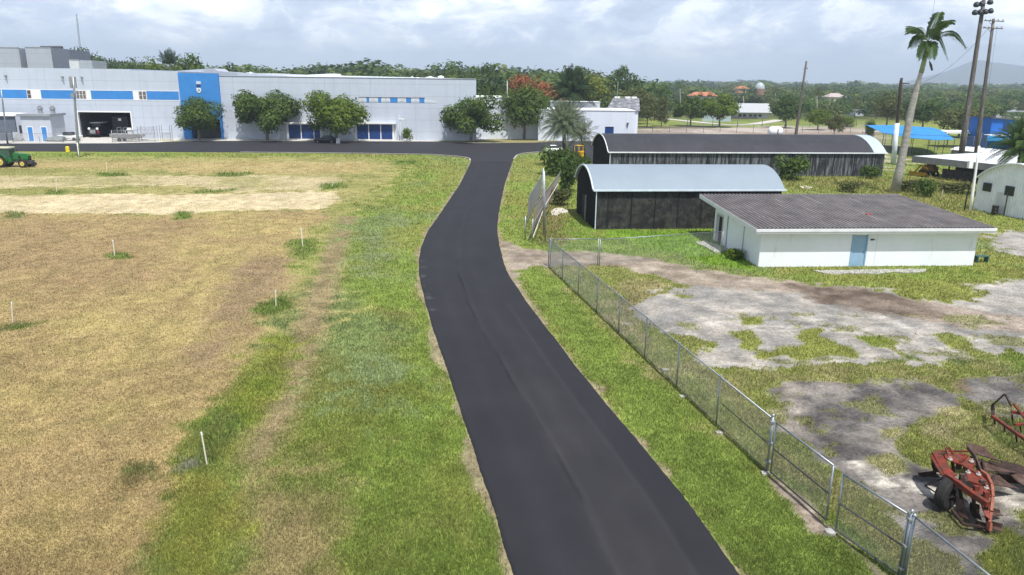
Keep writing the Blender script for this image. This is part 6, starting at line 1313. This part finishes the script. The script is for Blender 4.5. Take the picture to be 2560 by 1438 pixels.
# twin curved side plates of the frame
def beam(pts,w_,h,m,name,root=plw):
    mb=MB()
    for a,b in zip(pts,pts[1:]): mb.bar(a,b,w_,h)
    part(name,mb,m,root)
beam([q(2330,1136,1.0),q(2372,1140,1.05),(q(2412,1140,1.0))],.10,.14,red,'cross_beam')
beam([q(2334,1140,1.0),q(2350,1170,.95),q(2364,1190,.9)],.20,.05,red,'side_plate')
mb=MB(); mb.plate([q(2330,1132,1.05),q(2352,1130,1.05),q(2378,1178,.98),q(2392,1190,.95),q(2366,1196,.9),q(2348,1168,.95)],.04); mb.plate([q(2360,1138,1.1),q(2395,1140,1.1),q(2428,1150,1.05),q(2440,1165,1.0),q(2425,1172,1.0),q(2385,1158,1.05),q(2362,1148,1.05)],.05); part('frame_plate',mb,red,plw)
beam([q(2368,1190,.95),q(2400,1212,.95),q(2430,1235,.9),q(2470,1262,.85)],.13,.16,red,'main_beam')
beam([q(2410,1168,1.0),q(2440,1185,1.0),q(2460,1205,.95),q(2476,1232,.9)],.11,.14,red,'upper_beam')
mb=MB(); mb.plate([q(2412,1180,.98),q(2446,1180,1.0),q(2460,1200,.95),q(2452,1215,.93),q(2420,1205,.95)],.05); mb.plate([q(2430,1215,.9),q(2476,1222,.9),q(2478,1245,.85),q(2440,1240,.88)],.05); part('frame_plate',mb,red,plw)
# curved tail bow
beam([q(2452,1180,1.05),q(2468,1192,1.05),q(2479,1215,1.0),q(2482,1245,.85),q(2478,1280,.6),q(2474,1305,.35),q(2472,1325,.12)],.07,.16,mat('bow_red',(.30,.10,.06),.6,var=.3,vs=5),'tail_bow')
mb=MB(); mb.plate([q(2445,1245,.8),q(2476,1250,.8),q(2474,1300,.45),q(2462,1290,.5)],.04); part('tail_plate',mb,red,plw)
# legs and mouldboards (rust boards reach past the right edge)
def board(a,b,c,d,m=rust,nm='mouldboard'):
    mb=MB(); n=6; a,b,c,d=[q(*t_) for t_ in (a,b,c,d)]; V=[]
    for k in range(n+1):
        t_=k/n; p=a.lerp(b,t_); r_=d.lerp(c,t_); bow=Vector((0,-.12,.06))*math.sin(math.pi*t_); m_=p.lerp(r_,.5)+bow*.3+Vector((0,.06,-.05)); V+=[p+bow*.3,m_,r_+bow*.3]
    F=[(3*k+j,3*k+3+j,3*k+4+j,3*k+1+j) for k in range(n) for j in (0,1)]; nv=len(V); V2=[v+Vector((0,.01,-.03)) for v in V]
    mb.add(V+V2,F+[tuple(reversed([i_+nv for i_ in f])) for f in F]+[(3*k,3*k+nv,3*k+3+nv,3*k+3) for k in range(n)]+[(3*k+2,3*k+5,3*k+5+nv,3*k+2+nv) for k in range(n)]+[(0,1,1+nv,nv),(1,2,2+nv,1+nv),(3*n,3*n+nv,3*n+1+nv,3*n+1),(3*n+1,3*n+1+nv,3*n+2+nv,3*n+2)]); part(nm,mb,m,plw)
board((2417,1106,1.15),(2462,1118,1.0),(2504,1154,.75),(2424,1130,.95)); board((2425,1140,1.0),(2480,1158,.85),(2545,1182,.5),(2452,1175,.8)); board((2445,1175,.95),(2500,1190,.6),(2548,1222,.25),(2480,1210,.6)); board((2472,1150,.6),(2530,1165,.4),(2570,1195,.25),(2500,1185,.4),rustd)
board((2475,1268,.35),(2500,1275,.25),(2509,1288,.12),(2478,1290,.15)); board((2475,1302,.35),(2507,1310,.28),(2508,1330,.1),(2478,1322,.12)); board((2295,1182,.25),(2340,1176,.35),(2350,1192,.25),(2310,1192,.12),rustd); board((2320,1245,.1),(2345,1250,.3),(2372,1275,.25),(2345,1262,.05),rustd); board((2390,1240,.55),(2410,1255,.5),(2425,1300,.15),(2398,1290,.1)); board((2425,1255,.5),(2450,1262,.45),(2455,1300,.1),(2432,1290,.1),rustd); board((2440,1300,.3),(2470,1310,.2),(2476,1335,.04),(2445,1320,.05),rustd)
for (a,b) in (((2400,1215,.9),(2405,1262,.1)),((2432,1238,.85),(2440,1290,.1)),((2380,1150,1.0),(2385,1180,.1)),((2466,1262,.8),(2470,1310,.1)),((2440,1160,1.0),(2455,1190,.2))): beam([q(*a),q(*b)],.09,.05,rustd,'leg')
beam([q(2375,1148,1.05),q(2365,1120,1.3)],.07,.05,red,'mast_bar'); beam([q(2372,1118,1.35),q(2388,1145,1.05)],.07,.05,red,'mast_bar'); beam([q(2400,1155,1.1),q(2420,1138,1.3)],.07,.05,red,'mast_bar')
beam([q(2360,1195,.8),q(2312,1214,.35),q(2345,1235,.15)],.035,.035,rustd,'linkage_rod'); beam([q(2380,1275,.15),q(2410,1312,.12),q(2470,1318,.15)],.08,.06,rustd,'linkage_rod')
for i_,(x,y,z) in enumerate(((2428,1155,1.09),(2446,1188,1.04),(2466,1222,.94),(2375,1150,1.12),(2420,1183,1.02))):
    mb=MB(); c=q(x,y,z); mb.lathe([(.07,0),(.07,.04),(.03,.05),(.03,.10),(.005,.10)],c,n=8); part('bolt',mb,mat('worn_white_steel',(.4,.36,.32),.6),plw)
wc=q(2372,1270,0)+Vector((-.12,.02,.47)); mb=MB(); prof=[(.20,-.15),(.32,-.17),(.45,-.15),(.48,-.08),(.48,.08),(.45,.15),(.32,.17),(.20,.15),(.20,-.15)]; mb.lathe(prof,(0,0,0),'y',n=30); rot=Matrix.Rotation(R(34),3,'Z')
mb.v=[tuple(rot@Vector(v)+wc) for v in mb.v]; wt=part('wheel',mb,tyre,plw); mb=MB(); mb.lathe([(.20,-.08),(.17,-.04),(.06,-.05),(.05,-.12),(.005,-.12)],(0,0,0),'y',n=20); mb.lathe([(.20,.08),(.17,.04),(.005,.05)],(0,0,0),'y',n=20); mb.v=[tuple(rot@Vector(v)+wc) for v in mb.v]; part('rim',mb,rustd,wt); beam([wc,q(2370,1196,.85)],.07,.07,red,'wheel_arm')
for k_ in range(7):
    px_,py_=[(2350,1150),(2398,1160),(2425,1176),(2455,1210),(2440,1225),(2405,1195),(2465,1240)][k_]
    mb=MB(); c=q(px_,py_,.95); mb.box(c.x-.07,c.x+.07,c.y-.05,c.y+.05,c.z-.16,c.z+.13); part('bracket',mb,rust if k_%2 else red,plw)
beam([q(2420,1120,1.05),q(2440,1145,1.1),(q(2452,1178,1.05))],.05,.12,rust,'shank'); beam([q(2455,1150,.85),q(2462,1185,.95)],.05,.12,rustd,'shank'); beam([q(2490,1180,.55),q(2476,1215,.9)],.05,.12,rustd,'shank')
beam([q(2345,1128,1.05),q(2420,1128,1.1)],.05,.05,red,'tie_rod'); beam([q(2395,1205,.9),q(2460,1230,.9)],.03,.03,rustd,'tie_rod')
board((2500,1150,.55),(2560,1165,.4),(2640,1205,.2),(2540,1190,.35),rustd); board((2520,1178,.5),(2580,1192,.35),(2650,1235,.1),(2560,1215,.3)); board((2330,1140,.95),(2338,1138,.95),(2352,1180,.45),(2334,1178,.5),rustd,'skid_plate'); board((2500,1185,.35),(2560,1190,.35),(2600,1215,.1),(2520,1205,.1),rustd)
# second implement at the right edge
PL2=at(2520,1070); pl2=thing('red_harrow_frame','red tool frame half out of view at the right edge','farm implement',PL2)
def q2(px,py,z): return at(px,py,z)-PL2
beam([q2(2480,1040,.5),q2(2510,1062,.5),q2(2600,1125,.5)],.10,.10,red,'frame_bar',pl2); beam([q2(2482,1036,.45),q2(2482,1012,.55)],.12,.03,rustd,'end_plate',pl2); beam([q2(2482,1012,.55),q2(2512,985,1.3),q2(2528,1015,.6),q2(2530,1038,.5)],.045,.045,rust,'a_frame',pl2)
beam([q2(2512,985,1.3),q2(2600,985,1.1)],.02,.02,darkst,'stay_wire',pl2)
beam([q2(2528,1030,.55),q2(2600,1040,.55)],.10,.10,red,'cross_bar',pl2); beam([q2(2536,1062,.5),q2(2600,1058,.5)],.08,.08,red,'cross_bar',pl2); beam([q2(2535,1010,.7),q2(2562,1045,.6),q2(2600,1062,.5)],.09,.06,red,'curved_bar',pl2)
for x,y in ((2485,1040),(2510,1058),(2540,1085),(2530,1035),(2550,1058)): beam([q2(x,y,.5),q2(x+2,y+22,.02)],.05,.03,rustd,'tine',pl2)

# ------------------------------------------------------------------ haze
mb=MB(); mb.box(-6800,6800,-320,6700,-4.2,230); hz_=part('haze',mb,None); hz_['kind']='stuff'; tag(hz_,'thin bluish haze in the air over the whole landscape','haze')
hm=bpy.data.materials.new('air_haze'); hm.use_nodes=True; t=hm.node_tree; t.nodes.remove(t.nodes['Principled BSDF']); pv=N(t,'ShaderNodeVolumePrincipled'); pv.inputs['Density'].default_value=.00025; pv.inputs['Color'].default_value=(.74,.86,1,1); pv.inputs['Anisotropy'].default_value=.0
t.links.new(pv.outputs[0],t.nodes['Material Output'].inputs['Volume']); hz_.data.materials.append(hm)
